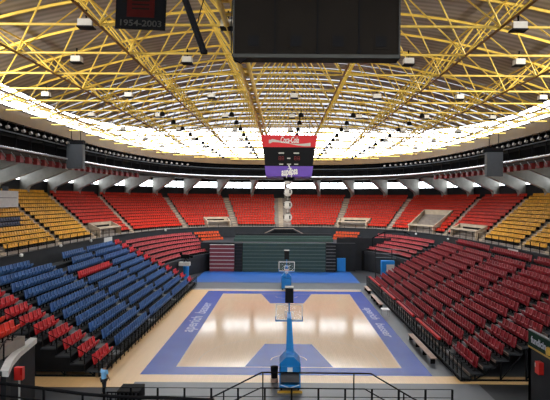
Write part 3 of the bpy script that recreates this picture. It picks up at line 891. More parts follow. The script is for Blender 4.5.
# ------------------------------------------------------------------ baskets
def basket(y_sign, yb, lab, far=False):
    """y_sign +1: the boom points towards +y; yb = baseline"""
    e = empty('basketball_hoop', (CX, yb-3.9*y_sign, .02), 0 if y_sign > 0 else PI); tag(e, lab, 'basketball hoop')
    mb = M['basket_blue']
    b = MB().box(-.62, .62, -.75, 1.2, .22, .42); b.box(-.62, -.54, -.75, 1.2, .42, 1.5); b.box(.54, .62, -.75, 1.2, .42, 1.5)
    b.box(-.62, .62, .9, 1.2, .42, 1.5); b.box(-.62, .62, -.75, .9, 1.15, 1.5)
    b.build('base_frame', mb, e)
    MB().prism([(-.62, -.7, 1.5), (.62, -.7, 1.5), (.62, -.7, 1.62), (.22, -.7, 2.02), (-.22, -.7, 2.02), (-.62, -.7, 1.62)], (0, 1.5, 0), mb).build('shoulder_cover', None, e)
    MB().box(-.55, .55, -.78, .6, .58, .98, M['pad']).build('counterweight', None, e)
    MB().box(-.15, .15, -.775, -.752, 1.18, 1.44, M['white']).build('paper_notice', None, e)
    b = MB(); b.tube((-.55, -.74, .42), (0, -.74, .24), .03, 6, M['lampw']); b.tube((.55, -.74, .42), (0, -.74, .24), .03, 6, M['lampw']); b.build('brace', None, e)
    MB().box(-.72, .72, -.95, -.78, .0, .1, M['trimyel']).build('floor_bar', None, e)
    for x in (-.5, .5):
        for y in (-.6, 1.): MB().tube((x-.06, y, .11), (x+.06, y, .11), .11, 10, M['black']).build('wheel', None, e)
    # boom
    b = MB(); b.sweep([[(-w, y-h*.3, z-h), (w, y-h*.3, z-h), (w, y+h*.3, z+h), (-w, y+h*.3, z+h)] for y, z, w, h in ((.0, 1.95, .22, .22), (1.4, 2.5, .2, .17), (3.4, 3.22, .15, .13), (4.9, 3.35, .13, .12))], mb, False, True)
    b.build('boom', None, e)
    b = MB(); b.tube((.0, .9, 1.3), (0, 4.3, 2.95), .06, 8, mb); b.build('lower_strut', None, e)
    yb2 = 5.1
    gl = MB().box(-.9, .9, yb2-.015, yb2+.015, 2.9, 3.95, M['glassy']).build('backboard', None, e)
    fr = MB()
    for x0, x1, z0, z1 in ((-.93, .93, 2.87, 2.93), (-.93, .93, 3.92, 3.98), (-.93, -.87, 2.9, 3.95), (.87, .93, 2.9, 3.95)): fr.box(x0, x1, yb2-.035, yb2+.035, z0, z1, M['white'])
    for x0, x1, z0, z1 in ((-.3, .3, 3.05, 3.1), (-.3, .3, 3.45, 3.5), (-.3, -.25, 3.1, 3.45), (.25, .3, 3.1, 3.45)): fr.box(x0, x1, yb2-.02, yb2+.02, z0, z1, M['white'])
    fr.build('board_frame', None, gl)
    pd = MB(); pd.box(-.95, .95, yb2-.05, yb2+.05, 2.80, 2.88, mb)
    pd.box(-.95, -.9, yb2-.05, yb2+.05, 2.8, 3.15, mb); pd.box(.9, .95, yb2-.05, yb2+.05, 2.8, 3.15, mb); pd.build('edge_padding', None, gl)
    MB().path([(.225*math.cos(a*PI/10), yb2+.4+.225*math.sin(a*PI/10), 3.05) for a in range(20)], .012, 6, M['orange'], True).build('rim', None, e)
    n = MB()
    for a in range(12):
        t = a*PI/6; t2 = t+PI/6
        for s in (0, 1):
            q0 = (.22*math.cos(t), yb2+.4+.22*math.sin(t), 3.04); tt = t+PI/6*(1 if s else -1)
            q1 = (.15*math.cos(tt), yb2+.4+.15*math.sin(tt), 2.8); q2 = (.12*math.cos(t), yb2+.4+.12*math.sin(t), 2.62)
            n.tube(q0, q1, .006, 4, M['net']); n.tube(q1, q2, .006, 4, M['net'])
    n.build('net', None, e)
    b = MB().box(-.28, .28, yb2-.7, yb2-.3, 4.2, 5.25, M['screen']); b.box(-.3, .3, yb2-.72, yb2-.28, 5.22, 5.3, M['offwhite'])
    sc_ = b.build('shot_clock', None, e); sc_['label'] = 'black shot clock box above the board'
    b = MB().tube((0, yb2-.5, 3.35), (0, yb2-.5, 4.22), .045, 8, mb); b.build('clock_pole', None, e)
basket(1, Y0, 'blue wheeled basketball hoop standing at the near end, seen from behind')
basket(-1, Y1, 'blue wheeled basketball hoop at the far end, facing the camera', True)

# ------------------------------------------------------------------ small floor things
e = empty('trash_bin', (Xp(275.5, 33), 33, .02)); tag(e, 'black trash bin beside the near basketball hoop', 'trash bin')
MB().lathe((0, 0, 0), [(.17, 0), (.19, .1), (.23, .85), (.22, .9)], 14, M['black']).build('bin_body', None, e)
MB().lathe((0, 0, .9), [(.24, 0), (.24, .05), (.1, .1)], 14, M['black']).build('bin_lid', None, e)
MB().lathe((0, 0, .02), [(.24, 0), (.24, .0), (.235, .22), (.21, .24)], 14, M['plywood']).build('base_band', None, e)
e = empty('small_table', (9.95, 52, .022)); tag(e, 'small white side table on the grey floor by right sideline', 'table')
MB().box(-.35, .35, -.45, .45, .66, .72, M['white']).build('table_top', None, e)
for x in (-.3, .3):
    for y in (-.4, .4): MB().box(x-.02, x+.02, y-.02, y+.02, 0, .66, M['pipe']).build('leg', None, e)
def bench(y0, y1, x, lab):
    e = empty('long_bench', (x, (y0+y1)/2, .022)); tag(e, lab, 'bench'); h = (y1-y0)/2
    MB().box(-.2, .2, -h, h, .40, .46, M['plywood']).build('bench_seat', None, e)
    for i in range(4):
        y = -h+.3+(2*h-.6)*i/3
        MB().box(-.16, .16, y-.03, y+.03, 0, .40, M['black']).build('leg', None, e)
bench(36.6, 43.4, 10.35, 'long tan bench in front of the right stand, nearer the camera')
bench(55.6, 61.6, 10.25, 'long tan bench in front of the right stand, farther away')
bench(64.0, 67.4, 10.4, 'short tan bench near the far end of right stand')

# ------------------------------------------------------------------ person
def skin_mesh(name, verts, edges, radii, m, parent, sub=2, root=0):
    me = bpy.data.meshes.new(name); me.from_pydata(verts, edges, []); me.update()
    o = bpy.data.objects.new(name, me); C.objects.link(o)
    o.modifiers.new('skin', 'SKIN')
    if not me.skin_vertices: 
        pass
    for i, r in enumerate(radii):
        sv = me.skin_vertices[0].data[i]; sv.radius = (r if isinstance(r, tuple) else (r, r)); sv.use_root = (i == root)
    s = o.modifiers.new('sub', 'SUBSURF'); s.levels = sub; s.render_levels = sub
    bpy.context.view_layer.update()
    dg = bpy.context.evaluated_depsgraph_get()
    m2 = bpy.data.meshes.new_from_object(o.evaluated_get(dg)); bpy.data.objects.remove(o)
    m2.name = name; m2.materials.clear(); m2.materials.append(m)
    m2.polygons.foreach_set('use_smooth', [True]*len(m2.polygons))
    q = bpy.data.objects.new(name, m2); C.objects.link(q); q.parent = parent
    return q
PX, PY = -10.15, 30.6
per = empty('person', (PX, PY, .02), -.55)      # local +y is forward before rotation: turned towards the court
tag(per, 'person in light blue T-shirt and black trousers walking beside the left stand', 'person')
V = [(0,0,.95), (0,.0,1.15), (0,.03,1.38), (0,.06,1.50), (0,.10,1.60), (0,.12,1.70),
     (-.17,.02,1.42), (-.24,.0,1.15), (-.24,.08,.92), (-.24,.11,.84),
     (.17,.02,1.42), (.24,.03,1.15), (.22,.16,.95), (.22,.20,.88),
     (-.09,0,.90), (-.10,.08,.50), (-.10,.02,.09), (-.10,.14,.04),
     (.09,0,.90), (.10,-.02,.50), (.10,-.12,.10), (.10,.0,.04)]
E = [(0,1),(1,2),(2,3),(3,4),(4,5),(2,6),(6,7),(7,8),(8,9),(2,10),(10,11),(11,12),(12,13),(0,14),(14,15),(15,16),(16,17),(0,18),(18,19),(19,20),(20,21)]
Rr = [(.15,.11),(.13,.1),(.16,.1),.055,(.085,.1),(.075,.09),.06,.045,.032,.03,.06,.045,.032,.03,.085,.06,.04,.035,.085,.06,.04,.035]
skin_mesh('body', V, E, Rr, M['skin'], per)
# fingers
for s, base in ((-1, V[9]), (1, V[13])):
    b = MB()
    for i in range(4):
        x = base[0]+(-.02+.014*i); L = (.075, .085, .08, .06)[i]
        b.tube((x, base[1]+.01, base[2]), (x, base[1]+.02, base[2]-L*.6), .009, 6, M['skin']); b.tube((x, base[1]+.02, base[2]-L*.6), (x, base[1]+.005, base[2]-L), .008, 6, M['skin'])
    b.tube((base[0], base[1]+.02, base[2]+.03), (base[0]-.02*s, base[1]+.06, base[2]-.02), .01, 6, M['skin'])
    b.build('fingers', None, per)
skin_mesh('shirt', [(0,0,.76),(0,0,1.0),(0,.0,1.18),(0,.03,1.39),(-.19,.02,1.41),(-.25,.01,1.2),(.19,.02,1.41),(.25,.03,1.2)],
          [(0,1),(1,2),(2,3),(3,4),(4,5),(3,6),(6,7)], [(.19,.145),(.18,.14),(.165,.13),(.18,.125),.085,.075,.085,.075], M['shirt'], per)
skin_mesh('trousers', [(0,0,.93),(-.09,0,.88),(-.10,.08,.5),(-.10,.03,.12),(.09,0,.88),(.10,-.02,.5),(.10,-.11,.13)],
          [(0,1),(1,2),(2,3),(0,4),(4,5),(5,6)], [(.165,.125),.105,.08,.065,.105,.08,.065], M['trousers'], per)
h = MB(); h.lathe((0, .09, 1.62), [(.08, -.06), (.108, .0), (.112, .06), (.09, .12), (.03, .15)], 12, M['hair']); 
h.v = [(x, y-.02 if z < 1.66 else y, z) for x, y, z in h.v]
h.build('hair', None, per, smooth=True)
f = MB()
for x in (-.035, .035): f.box(x-.012, x+.012, .205, .215, 1.64, 1.655, M['hair'])
f.box(-.012, .012, .20, .235, 1.60, 1.635, M['skin']); f.box(-.025, .025, .196, .207, 1.565, 1.573, M['red']); f.build('face', None, per)
b = MB()
for x, y in ((-.10, .08), (.10, -.06)): b.box(x-.05, x+.05, y-.12, y+.16, .0, .09, M['trousers'])
b.build('shoes', None, per)

# ------------------------------------------------------------------ foreground fence, rails, near corners
e = empty('floor_fence', (0, 29, .02)); tag(e, 'black post fence across the floor at the near end', 'fence')
fence('f', [(-9.6, 29, .02), (9.2, 29, .02)], 1.0, 1.46, M['black'], e, (1., .55), .018, (0, 29, .02), .05)
e = empty('landing_railing', (0, 25.6, .0)); tag(e, 'black handrail with sloping ends in front of the near hoop', 'railing')
def zof(py, D): return EYE-(py-200)*D/F
D = 25.6; pts = []
b0 = Vector((0, D, 0))
hi = [(200, 404.5), (213, 398), (263, 372.5), (372, 373), (415, 398), (424, 403)]
MB().path([at(x, y, D)-b0 for x, y in hi], .038, 8, M['black']).build('top_rail', None, e)
lo_ = [(235, 401), (262, 388), (366, 388.5), (392, 403)]
MB().path([at(x, y, D)-b0 for x, y in lo_], .03, 8, M['black']).build('mid_rail', None, e)
for px in (264, 355):
    a = at(px, 372.7, D)-b0; MB().box(a.x-.03, a.x+.03, -.03, .03, 0, a.z, M['black']).build('post', None, e)
for px in (225, 405): 
    a = at(px, 392, D)-b0; MB().box(a.x-.03, a.x+.03, -.03, .03, 0, a.z, M['black']).build('post', None, e)
e = empty('curved_railing', (-9, 23.5, 0)); tag(e, 'thick black curved handrail across the lower left foreground', 'railing')
R0 = Vector((-9, 23.5, 0)); zr = 2.75
pts = []
for x, y in ((-14, 381), (0, 383), (45, 388.5), (84, 394), (112, 396.3), (140, 397.5), (180, 398.5), (215, 400)):
    Dd = (EYE-zr)*F/(y-200+(x-283)*.0066*-1); pts.append(at(x, 0, Dd)); pts[-1].z = zr
MB().path([p-R0 for p in pts], .075, 8, M['black']).build('handrail', None, e)
MB().path([p-R0-Vector((0, 0, .55)) for p in pts], .04, 6, M['black']).build('rail', None, e)
for p in pts[::1]:
    q = p-R0; MB().box(q.x-.04, q.x+.04, q.y-.04, q.y+.04, 0, zr, M['black']).build('post', None, e)
# slatted stair rail left of the floor fence
e = empty('stair_guard', (-8.45, 30, .02)); tag(e, 'black slatted stair guard on the floor beside the person', 'railing')
MB().box(-.62, .62, -.5, .7, 0, .62, M['black']).build('stair_block', None, e)
for i in range(8):
    x = -1.1+i*.22; MB().box(x-.03, x+.03, -.6, -.54, 0, .55, M['charcoal']).build('slat', None, e)
MB().box(-1.15, .6, -.6, -.54, .55, .61, M['black']).build('top_rail', None, e)

# near left corner: seats behind a white-edged curved balustrade
e = empty('corner_terrace', (-15, 27, 0)); tag(e, 'curved near terrace with white edge at the lower left corner', 'grandstand'); R0 = Vector((-15, 27, 0))
edge = [at(38, 337, 30.2), at(31, 343, 29), at(22, 350.5, 27.6), at(14, 360, 26.), at(9.5, 372, 24.4)]
zc = 3.35
for p in edge: pass
edge = [Vector((p.x, p.y, zc)) for p in edge]
rings = []
for p in edge: rings.append([p-R0+Vector((0, 0, -.28)), p-R0, p-R0+Vector((-.42, .1, 0)), p-R0+Vector((-.42, .1, -.28))])
MB().sweep(rings, M['offwhite'], False, True).build('white_edge', None, e)
rings = []
for p in edge: rings.append([p-R0+Vector((-.12, .03, -zc+.0)), p-R0+Vector((-.12, .03, -.28)), p-R0+Vector((-.4, .1, -.28)), p-R0+Vector((-.4, .1, -zc))])
MB().sweep(rings, M['dark'], False, True).build('front_wall', None, e)
pl = [(p.x-.3, p.y) for p in edge]
poly = [Vector((x, y, zc-.25))-R0 for x, y in pl] + [Vector((-19, 23, zc-.25))-R0, Vector((-19, 31, zc-.25))-R0]
MB().prism(poly, (0, 0, .2), M['charcoal']).build('terrace_floor', None, e)
for i, (x1, z) in enumerate(((-13.75, 3.85), (-14.55, 4.3), (-15.35, 4.75))):
    MB().box(x1-.8-R0.x, x1-R0.x, 22.5-R0.y, 28.7-R0.y, zc-.2 if i == 0 else 3.3, z, M['tier']).build('row_platform', None, e)
MB().path([p-R0+Vector((-.5, .1, .85)) for p in edge], .035, 6, M['black']).build('guard_rail', None, e)
for p in edge:
    q = p-R0+Vector((-.5, .1, 0)); MB().box(q.x-.03, q.x+.03, q.y-.03, q.y+.03, -.1+zc-zc, .85, M['black']).build('guard_post', None, e) if False else MB().box(q.x-.03, q.x+.03, q.y-.03, q.y+.03, zc-.05, zc+.85, M['black']).build('guard_post', None, e)
MB().box(-18.5-R0.x, -12.9-R0.x, 23.3-R0.y, 23.8-R0.y, 2.95, 3.3, M['offwhite']).build('beam_end', None, e)
nr = []
for i, (x1, z) in enumerate(((-13.75, 3.85), (-14.55, 4.3), (-15.35, 4.75))):
    for j in range(9):
        y = 28.4-.53*j
        nr.append((Vector((x1-.45, y, z)), 0., 'bright red seat on the lower-left curved terrace, %s row up, %s from far end' % (ordn(i+1), ordn(j+1))))
place_seats(nr, 'br_red', 'bright_red_stadium_chair', 'seat', 'bright red seats on the near left terrace', 'red_rows', 'more red seats', 40)
e = empty('fire_hose_box', (-12.6, 25.6, 1.1)); tag(e, 'red box hanging below the white-edged terrace at lower left', 'box')
p = at(20.5, 375, 25.6); e.location = (p.x, 25.6, p.z-.35)
MB().box(-.2, .2, -.12, .12, .05, .65, M['red']).build('box_body', None, e); MB().box(.1, .2, -.14, -.12, .3, .65, M['rail_red']).build('door_handle', None, e)
tag(MB().tube(at(20.5, 372, 26)*1, (at(20.5, 372, 26).x, 26, 0), .05, 8, M['offwhite']).build('support_post'), 'thin pale post beside the red box at lower left', 'post')
tag(MB().box(-13.2, -12.85, 24.6, 24.95, 0, 2.9, M['maroon']).build('terrace_column'), 'dark red column under the white terrace edge', 'column')

# near right corner: dark wall with green sign
e = empty('corner_terrace', (13.2, 25, 0)); tag(e, 'dark near terrace wall at the lower right corner', 'grandstand')
a = at(529.5, 328, 28.5)
MB().box(a.x-13.2, a.x-13.2+.3, -6, 3.5, 0, a.z-.82, M['dark']).build('front_wall', None, e)
MB().box(a.x-13.2, a.x-13.2+5, 3.2, 3.5, 0, a.z-.82, M['darker']).build('end_wall', None, e)
MB().box(a.x-13.2+.3, a.x-13.2+5, -6, 3.2, a.z-1.1, a.z-.82, M['charcoal']).build('terrace_floor', None, e)
MB().box(a.x-13.2-.03, a.x-13.2+.02, -6, 3.5, a.z-.89, a.z-.80, M['trimyel']).build('yellow_strip', None, e)
bd = MB().box(a.x-13.2-.02, a.x-13.2+.1, -6, 3.5, a.z-.80, a.z, M['signgreen']); 
sg = bd.build('sign_board', None, e); sg['label'] = 'dark green sign board with pale lettering'
MB().box(a.x-13.2-.04, a.x-13.2+.12, -6, 3.5, a.z, a.z+.05, M['step']).build('cap_rail', None, e)
t_ = text_obj('fundicin', .5, (a.x-13.2-.03, 2.35, a.z-.42), (PI/2, 0, -PI/2), M['signtxt'], sg, 0., .012, 1.6, 'sign_lettering', .004)
MB().lathe((a.x-13.2-.03, 1.15, a.z-.5), [(.18, -.18), (.2, 0), (.18, .18)], 12, M['trimyel']).build('yellow_emblem', None, sg)
p = at(541, 366, 26.2); e2 = empty('fire_hose_box', (a.x-.14, 27., p.z-.55)); tag(e2, 'red box on the dark wall below the green sign', 'box')
MB().box(-.12, .12, -.22, .22, 0, .6, M['red']).build('box_body', None, e2); MB().box(-.14, -.12, .15, .2, .3, .5, M['offwhite']).build('door_handle', None, e2)
tag(MB().box(13.9, 14.5, 24.4, 25.2, a.z-.82, a.z+.25, M['offwhite']).build('white_box'), 'white box standing on the terrace behind the green sign', 'box')

# ------------------------------------------------------------------ roof
ZB = 18.5
def s_of(x, y): return (abs((x-CX)/A)**NE + abs((y-CY)/B)**NE)**(1/NE)
def zdeck(x, y): return 18.85 + 5.0*(1-min(1, s_of(x, y))**2)
def Ps(t, s):
    p = P(t, 0.); return Vector((CX+(p.x-CX)*s, CY+(p.y-CY)*s, 0))
def s0(t):
    p = P(t, 0.); yn = (p.y-CY)/B; return .915-.30*(yn*yn)**.8 if yn > 0 else .915-.03*min(1, -yn*1.6)
ND = 24; rings_d = []; rings_s = []
for t in RING:
    e0 = s0(t); col = []; col2 = []
    for i in range(ND+1):
        s = e0*(.02+.98*i/ND); p = Ps(t, s); col.append((p.x, p.y, zdeck(p.x, p.y)))
    for i in range(9):
        s = e0+(1.0-e0)*i/8; p = Ps(t, s); col2.append((p.x, p.y, zdeck(p.x, p.y)))
    rings_d.append(col); rings_s.append(col2)
dk = MB().sweep(rings_d, M['deck'], True, False)
n = ND+1; dk.add([r[0] for r in rings_d], [tuple(range(len(RING)))], M['deck'])
struct(dk.build('ceiling', smooth=True))
struct(MB().sweep(rings_s, M['sky_pane'], True, False).build('window_skylight'))
# skylight glazing bars
b = MB()
for f in (0., .33, .66):
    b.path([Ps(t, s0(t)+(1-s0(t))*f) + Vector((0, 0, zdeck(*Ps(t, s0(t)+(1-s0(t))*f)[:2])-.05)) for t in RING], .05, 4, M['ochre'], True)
for t in RING[::2]:
    prev = None
    for f in (0., .33, .66, 1.):
        s = s0(t)+(1-s0(t))*f; p = Ps(t, s); p.z = zdeck(p.x, p.y)-.05
        if prev is not None: b.tube(prev, p, .04, 4, M['ochre'], cap=False)
        prev = p
struct(b.build('trim_glazing_bars'))

tf = empty('roof_space_frame', (CX, CY, ZB)); tag(tf, 'yellow steel space frame spanning the whole hall under the roof', 'roof frame')
R0 = Vector((CX, CY, ZB))
SX, SY = 5.62, 4.38
XI = [.65+SX*(i-3.5) for i in range(8)]                 # -19.0 ... 20.3
YJ = [22.5-SY*5+SY*j for j in range(24)]
def inside(x, y, k=.995): return s_of(x, y) < k
def clip(fun, a, b, n=200):
    pts = [(a+(b-a)*i/n) for i in range(n+1)]; ok = [v for v in pts if fun(v)]
    return (min(ok), max(ok)) if ok else None
for y in YJ:
    c_ = clip(lambda x: inside(x, y), -24, 25)
    if c_: MB().tube(Vector((c_[0], y, ZB))-R0, Vector((c_[1], y, ZB))-R0, .06, 6, M['yellow']).build('cross_chord', None, tf)
for i, x in enumerate(XI):
    c_ = clip(lambda y: inside(x, y), 0, 100)
    if not c_: continue
    if i == 3:
        b = MB()
        for dx in (-.24, .24):
            b.tube(Vector((x+dx, c_[0], ZB-.05))-R0, Vector((x+dx, c_[1], ZB-.05))-R0, .12, 8, M['yellow'])
        y = c_[0]
        while y < c_[1]-1.2:
            b.box(x-.3-R0.x, x+.3-R0.x, y-R0.y, y+.08-R0.y, -.12, .0, M['yellow']); y += 1.46
        o = b.build('centre_beam', None, tf); o['label'] = 'thick yellow double beam along the centre'
    else:
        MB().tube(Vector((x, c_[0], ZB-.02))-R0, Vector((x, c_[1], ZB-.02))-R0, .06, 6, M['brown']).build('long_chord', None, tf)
# diagonal webs, one lattice per long line, and the upper chords
for i, x in enumerate(XI):
    b = MB(); cnt = 0
    for y in YJ:
        if not inside(x, y): continue
        for dx in (-SX/2, SX/2):
            for dy in (-SY/2, SY/2):
                X2, Y2 = x+dx, y+dy
                if not inside(X2, Y2, .97): continue
                b.tube(Vector((x, y, ZB))-R0, Vector((X2, Y2, zdeck(X2, Y2)-.25))-R0, .042, 5, M['yellow'], cap=False)
    b.build('diagonal_lattice', None, tf)
for j, y in enumerate(YJ):
    Y2 = y+SY/2
    c_ = clip(lambda x: inside(x, Y2, .97), -24, 25)
    if not c_: continue
    pts = []
    for k in range(25):
        x = c_[0]+(c_[1]-c_[0])*k/24; pts.append(Vector((x, Y2, zdeck(x, Y2)-.22))-R0)
    MB().path(pts, .085, 6, M['yellow']).build('rafter', None, tf)
for i in range(-1, 8):
    x = XI[0]+SX*(i+.5)
    c_ = clip(lambda y: inside(x, y, .97), 0, 100)
    if not c_: continue
    pts = [Vector((x, c_[0]+(c_[1]-c_[0])*k/40, zdeck(x, c_[0]+(c_[1]-c_[0])*k/40)-.2))-R0 for k in range(41)]
    MB().path(pts, .06, 5, M['yellow']).build('purlin', None, tf)
# ring beam
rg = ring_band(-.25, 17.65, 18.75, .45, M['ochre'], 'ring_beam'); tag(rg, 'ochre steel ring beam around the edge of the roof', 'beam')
for z in (18.0, 18.78):
    pass
# gantry below the ring
g = empty('lighting_gantry', (CX, CY, 15.2)); tag(g, 'dark walkway gantry with pale pipe circling under the roof edge', 'gantry'); R0g = Vector((CX, CY, 15.2))
MB().path([P(t, -.15, 15.42)-R0g for t in RING], .12, 8, M['pipe'], True).build('pale_pipe', None, g)
MB().path([P(t, .1, 16.85)-R0g for t in RING], .06, 6, M['speaker'], True).build('upper_pipe', None, g)
MB().path([P(t, .2, 17.3)-R0g for t in RING], .05, 6, M['black'], True).build('guard_pipe', None, g)
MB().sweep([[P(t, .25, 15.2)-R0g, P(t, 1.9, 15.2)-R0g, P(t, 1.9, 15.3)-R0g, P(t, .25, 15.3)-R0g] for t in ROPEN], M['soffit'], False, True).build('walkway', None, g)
MB().sweep([[P(t, .3, 16.5)-R0g, P(t, .42, 16.5)-R0g, P(t, .42, 16.7)-R0g, P(t, .3, 16.7)-R0g] for t in RING], M['black'], True, True).build('cable_tray', None, g)
for t in even_ts(90):
    p = P(t, .3)-R0g
    if P(t, 0).y < 30: continue
    MB().box(p.x-.05, p.x+.05, p.y-.05, p.y+.05, 0, 3.2, M['black']).build('hanger', None, g)
# red brackets under the pale pipe
tb_l = [t for t in even_ts(150) if 40 < P(t, 0).y < 80]
cnt = {'left': 0, 'right': 0}
for t in sorted(tb_l, key=lambda t: P(t, 0).y):
    p = P(t, 0.); sd = 'left' if p.x < 0 else 'right'; cnt[sd] += 1
    d = out_dir(t); u = Vector((-d.y, d.x, 0))
    e = empty('red_bracket', (p.x+d.x*.35, p.y+d.y*.35, 14.47)); tag(e, 'red bracket with pale strut under the gantry pipe, %s side, %s from camera' % (sd, ordn(cnt[sd])), 'bracket', 'red brackets under the gantry')
    MB().obox(d*.15+Vector((0, 0, .25)), u*.34, d*.2, (0, 0, .3), M['maroon_br']).build('bracket_box', None, e)
    MB().tube(-d*.1+u*.4+Vector((0, 0, .7)), -d*.12-u*.35+Vector((0, 0, .2)), .045, 6, M['step']).build('strut', None, e)
# floodlights on the gantry
cnt = {'left': 0, 'right': 0}; proto = None
for t in sorted([t for t in even_ts(180) if 10 < P(t, 0).y < 92], key=lambda t: P(t, 0).y):
    p = P(t, -.35, 17.1); sd = 'left' if p.x < 0 else 'right'; cnt[sd] += 1
    d = out_dir(t)
    if proto is None:
        o = empty('floodlight'); proto = o
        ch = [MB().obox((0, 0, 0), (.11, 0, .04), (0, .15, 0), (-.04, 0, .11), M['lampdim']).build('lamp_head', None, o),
              MB().box(-.03, .03, -.03, .03, .1, .52, M['black']).build('yoke', None, o)]
    else:
        o = proto.copy(); C.objects.link(o)
        for q in ch: q2 = q.copy(); C.objects.link(q2); q2.parent = o
    o.location = p; o.rotation_euler = (0, 0, math.atan2(-d.y, -d.x))
    tag(o, 'small pale floodlight under the ring beam, %s side, %s from camera' % (sd, ordn(cnt[sd])), 'floodlight', 'floodlights under the ring beam')
# grey loudspeaker panels
for px, sd in ((75.5, 'left'), (493.5, 'right')):
    D = 57.5; a = at(px, 151 if sd == 'right' else 146, D); 
    e = empty('hanging_loudspeaker', (a.x, D, a.z)); tag(e, 'grey loudspeaker panel hanging from the gantry at the %s' % sd, 'loudspeaker')
    hgt = 24*D/F
    MB().box(-.85, .85, -.35, .35, -hgt, 0, M['speaker']).build('cabinet', None, e)
    MB().box(-.78, .78, -.37, -.35, -hgt+.08, -.08, M['speaker']).build('grille', None, e)
    for x in (-.5, .5): MB().tube((x, 0, 0), (x, 0, ZB-a.z), .04, 6, M['black']).build('hanger', None, e)
    MB().box(-1.1, .9, -.3, .3, 0, .45, M['black']).build('rigging', None, e)

# ------------------------------------------------------------------ lamps hung in the space frame
def box_lamp(x, y, z, w, lab):
    e = empty('hanging_floodlight', (x, y, z)); tag(e, lab, 'floodlight', 'white floodlights hung from the roof frame')
    MB().box(-w/2, w/2, -.22, .22, -.17, .12, M['lampw']).build('housing', None, e)
    MB().box(-w/2-.03, w/2+.03, -.25, .25, -.22, -.17, M['dark']).build('lens_rim', None, e)
    MB().box(-.03, .03, -.03, .03, .14, .55, M['black']).build('bracket', None, e)
rowname = ['nearest', '2nd', '3rd', '4th', '5th', '6th', '7th', '8th']
k = 0
for x, side in ((-8.3, 'left of the jersey banner'), (-2.35, 'left of the big dark screen box'), (9.8, 'right of the big dark screen box')):
    box_lamp(x, 22.5, ZB+.06, .60, 'large white box floodlight in the nearest row, %s' % side)
for r, yy in enumerate((27.3, 36.5, 45.2, 54., 62.8, 71.5, 80.3)):
    n_ = 0
    for k in range(-4, 5):
        x = .7+SX*k
        if not inside(x, yy, .9) or (r == 0 and k in (0,)): continue
        n_ += 1
        box_lamp(x, yy, ZB-.2, .48, 'white box floodlight in %s row of the roof, %s from left' % (ordn(r+2), ordn(n_)))
for li, x in enumerate((-9.8, -4.2, 1.4, 5.6, 11.15)):
    for i in range(11):
        y = 43.3+4.38*i
        if not inside(x, y, .93): continue
        e = empty('round_lamp', (x, y, ZB-.05)); tag(e, 'small dark round lamp under roof frame, %s line from left, %s from camera' % (ordn(li+1), ordn(i+1)), 'lamp', 'dark round lamps of the roof')
        MB().lathe((0, 0, -.55), [(.2, 0), (.22, .1), (.16, .3), (.06, .36)], 10, M['black']).build('lamp_shade', None, e)
        MB().tube((0, 0, -.2), (0, 0, .1), .03, 6, M['black']).build('stem', None, e)

# ------------------------------------------------------------------ scoreboard
YS = 49.
e = empty('scoreboard', (Xp(288.7, YS), YS+2.2, 13.2)); tag(e, 'four-sided hanging scoreboard with red top and purple bottom panels', 'scoreboard'); R0 = Vector((Xp(288.7, YS), YS+2.2, 13.2))
def zz(py): return EYE-(py-200)*YS/F-R0.z
def hw(py): return (27.5-(py-135.5)/40.5*5)*YS/F
def tier_(name, pa, pb, m, grow=0.):
    za, zb = zz(pa), zz(pb); wa, wb = hw(pa)+grow, hw(pb)+grow
    rings = [[(-wb, -2.2*wb/2.2, zb), (wb, -wb, zb), (wb, wb, zb), (-wb, wb, zb)], [(-wa, -wa, za), (wa, -wa, za), (wa, wa, za), (-wa, wa, za)]]
    return MB().sweep(rings, m, False, True).build(name, None, e)
tp = tier_('top_panel', 135.5, 147.3, M['coke'], .03); tp['label'] = 'red advertising panel with white script'
md = tier_('display_panel', 147.3, 166, M['screen'])
bt = tier_('bottom_panel', 166, 176.3, M['purple'], .04); bt['label'] = 'purple advertising panel with white lettering'
def face_pt(px, py, out=.03):
    w = hw(py); return Vector(((px-288.7)*YS/F, -w-out-.04, zz(py)))
tilt = math.atan((hw(135.5)-hw(176.3))/(zz(135.5)-zz(176.3)))
text_obj('Coca-Cola', .78, face_pt(289, 140.5, .05), (PI/2+tilt, 0, 0), M['white'], tp, .25, .015, 1.65, 'script_lettering', .01)
b = MB(); top = []; bot = []
for i in range(25):
    u = i/24; px = 268.5+41.5*u
    yc = 143.2 - 2.2*math.cos(u*PI*1.15+.2) - .3 + (1.2 if u < .05 else 0); th = 1.5*(abs(u-.5)*2)**1.2+.28
    top.append(face_pt(px, yc-th, .045)); bot.append(face_pt(px, yc+th, .045))
vs = top+bot; n = 25
b.add(vs, [(i, i+1, n+i+1, n+i) for i in range(n-1)], M['offwhite']); b.build('white_wave', None, tp)
text_obj('aupepsa', .95, face_pt(289, 171.7, .05), (PI/2+tilt, .12*-1, 0), M['white'], bt, .3, .03, 1.5, 'panel_lettering', .01)
b = MB(); p0 = face_pt(289.5, 167.5, .06); b.obox(p0, (.05, 0, .02), (0, .01, 0), (-.1, 0, .22), M['white']); b.obox(p0+Vector((0, 0, -.1)), (.2, 0, .03), (0, .01, 0), (0, 0, .03), M['white']); b.build('figure_mark', None, bt)
def plate(px, py, w, hh, m): b.obox(face_pt(px, py, .02), (w*YS/F/2, 0, 0), (0, .02, 0), (0, 0, hh*YS/F/2), m)
for px, py, w_, h_ in ((281, 153.2, 5.5, 1.2), (296, 153.2, 5.5, 1.2), (288.5, 158.4, 3.2, 1.1), (281, 164.2, 4, 1.), (288.8, 164.2, 4, 1.), (296, 164.2, 4, 1.)):
    b = MB(); plate(px, py, w_, h_, M['offwhite']); b.build('label_plate', None, md)
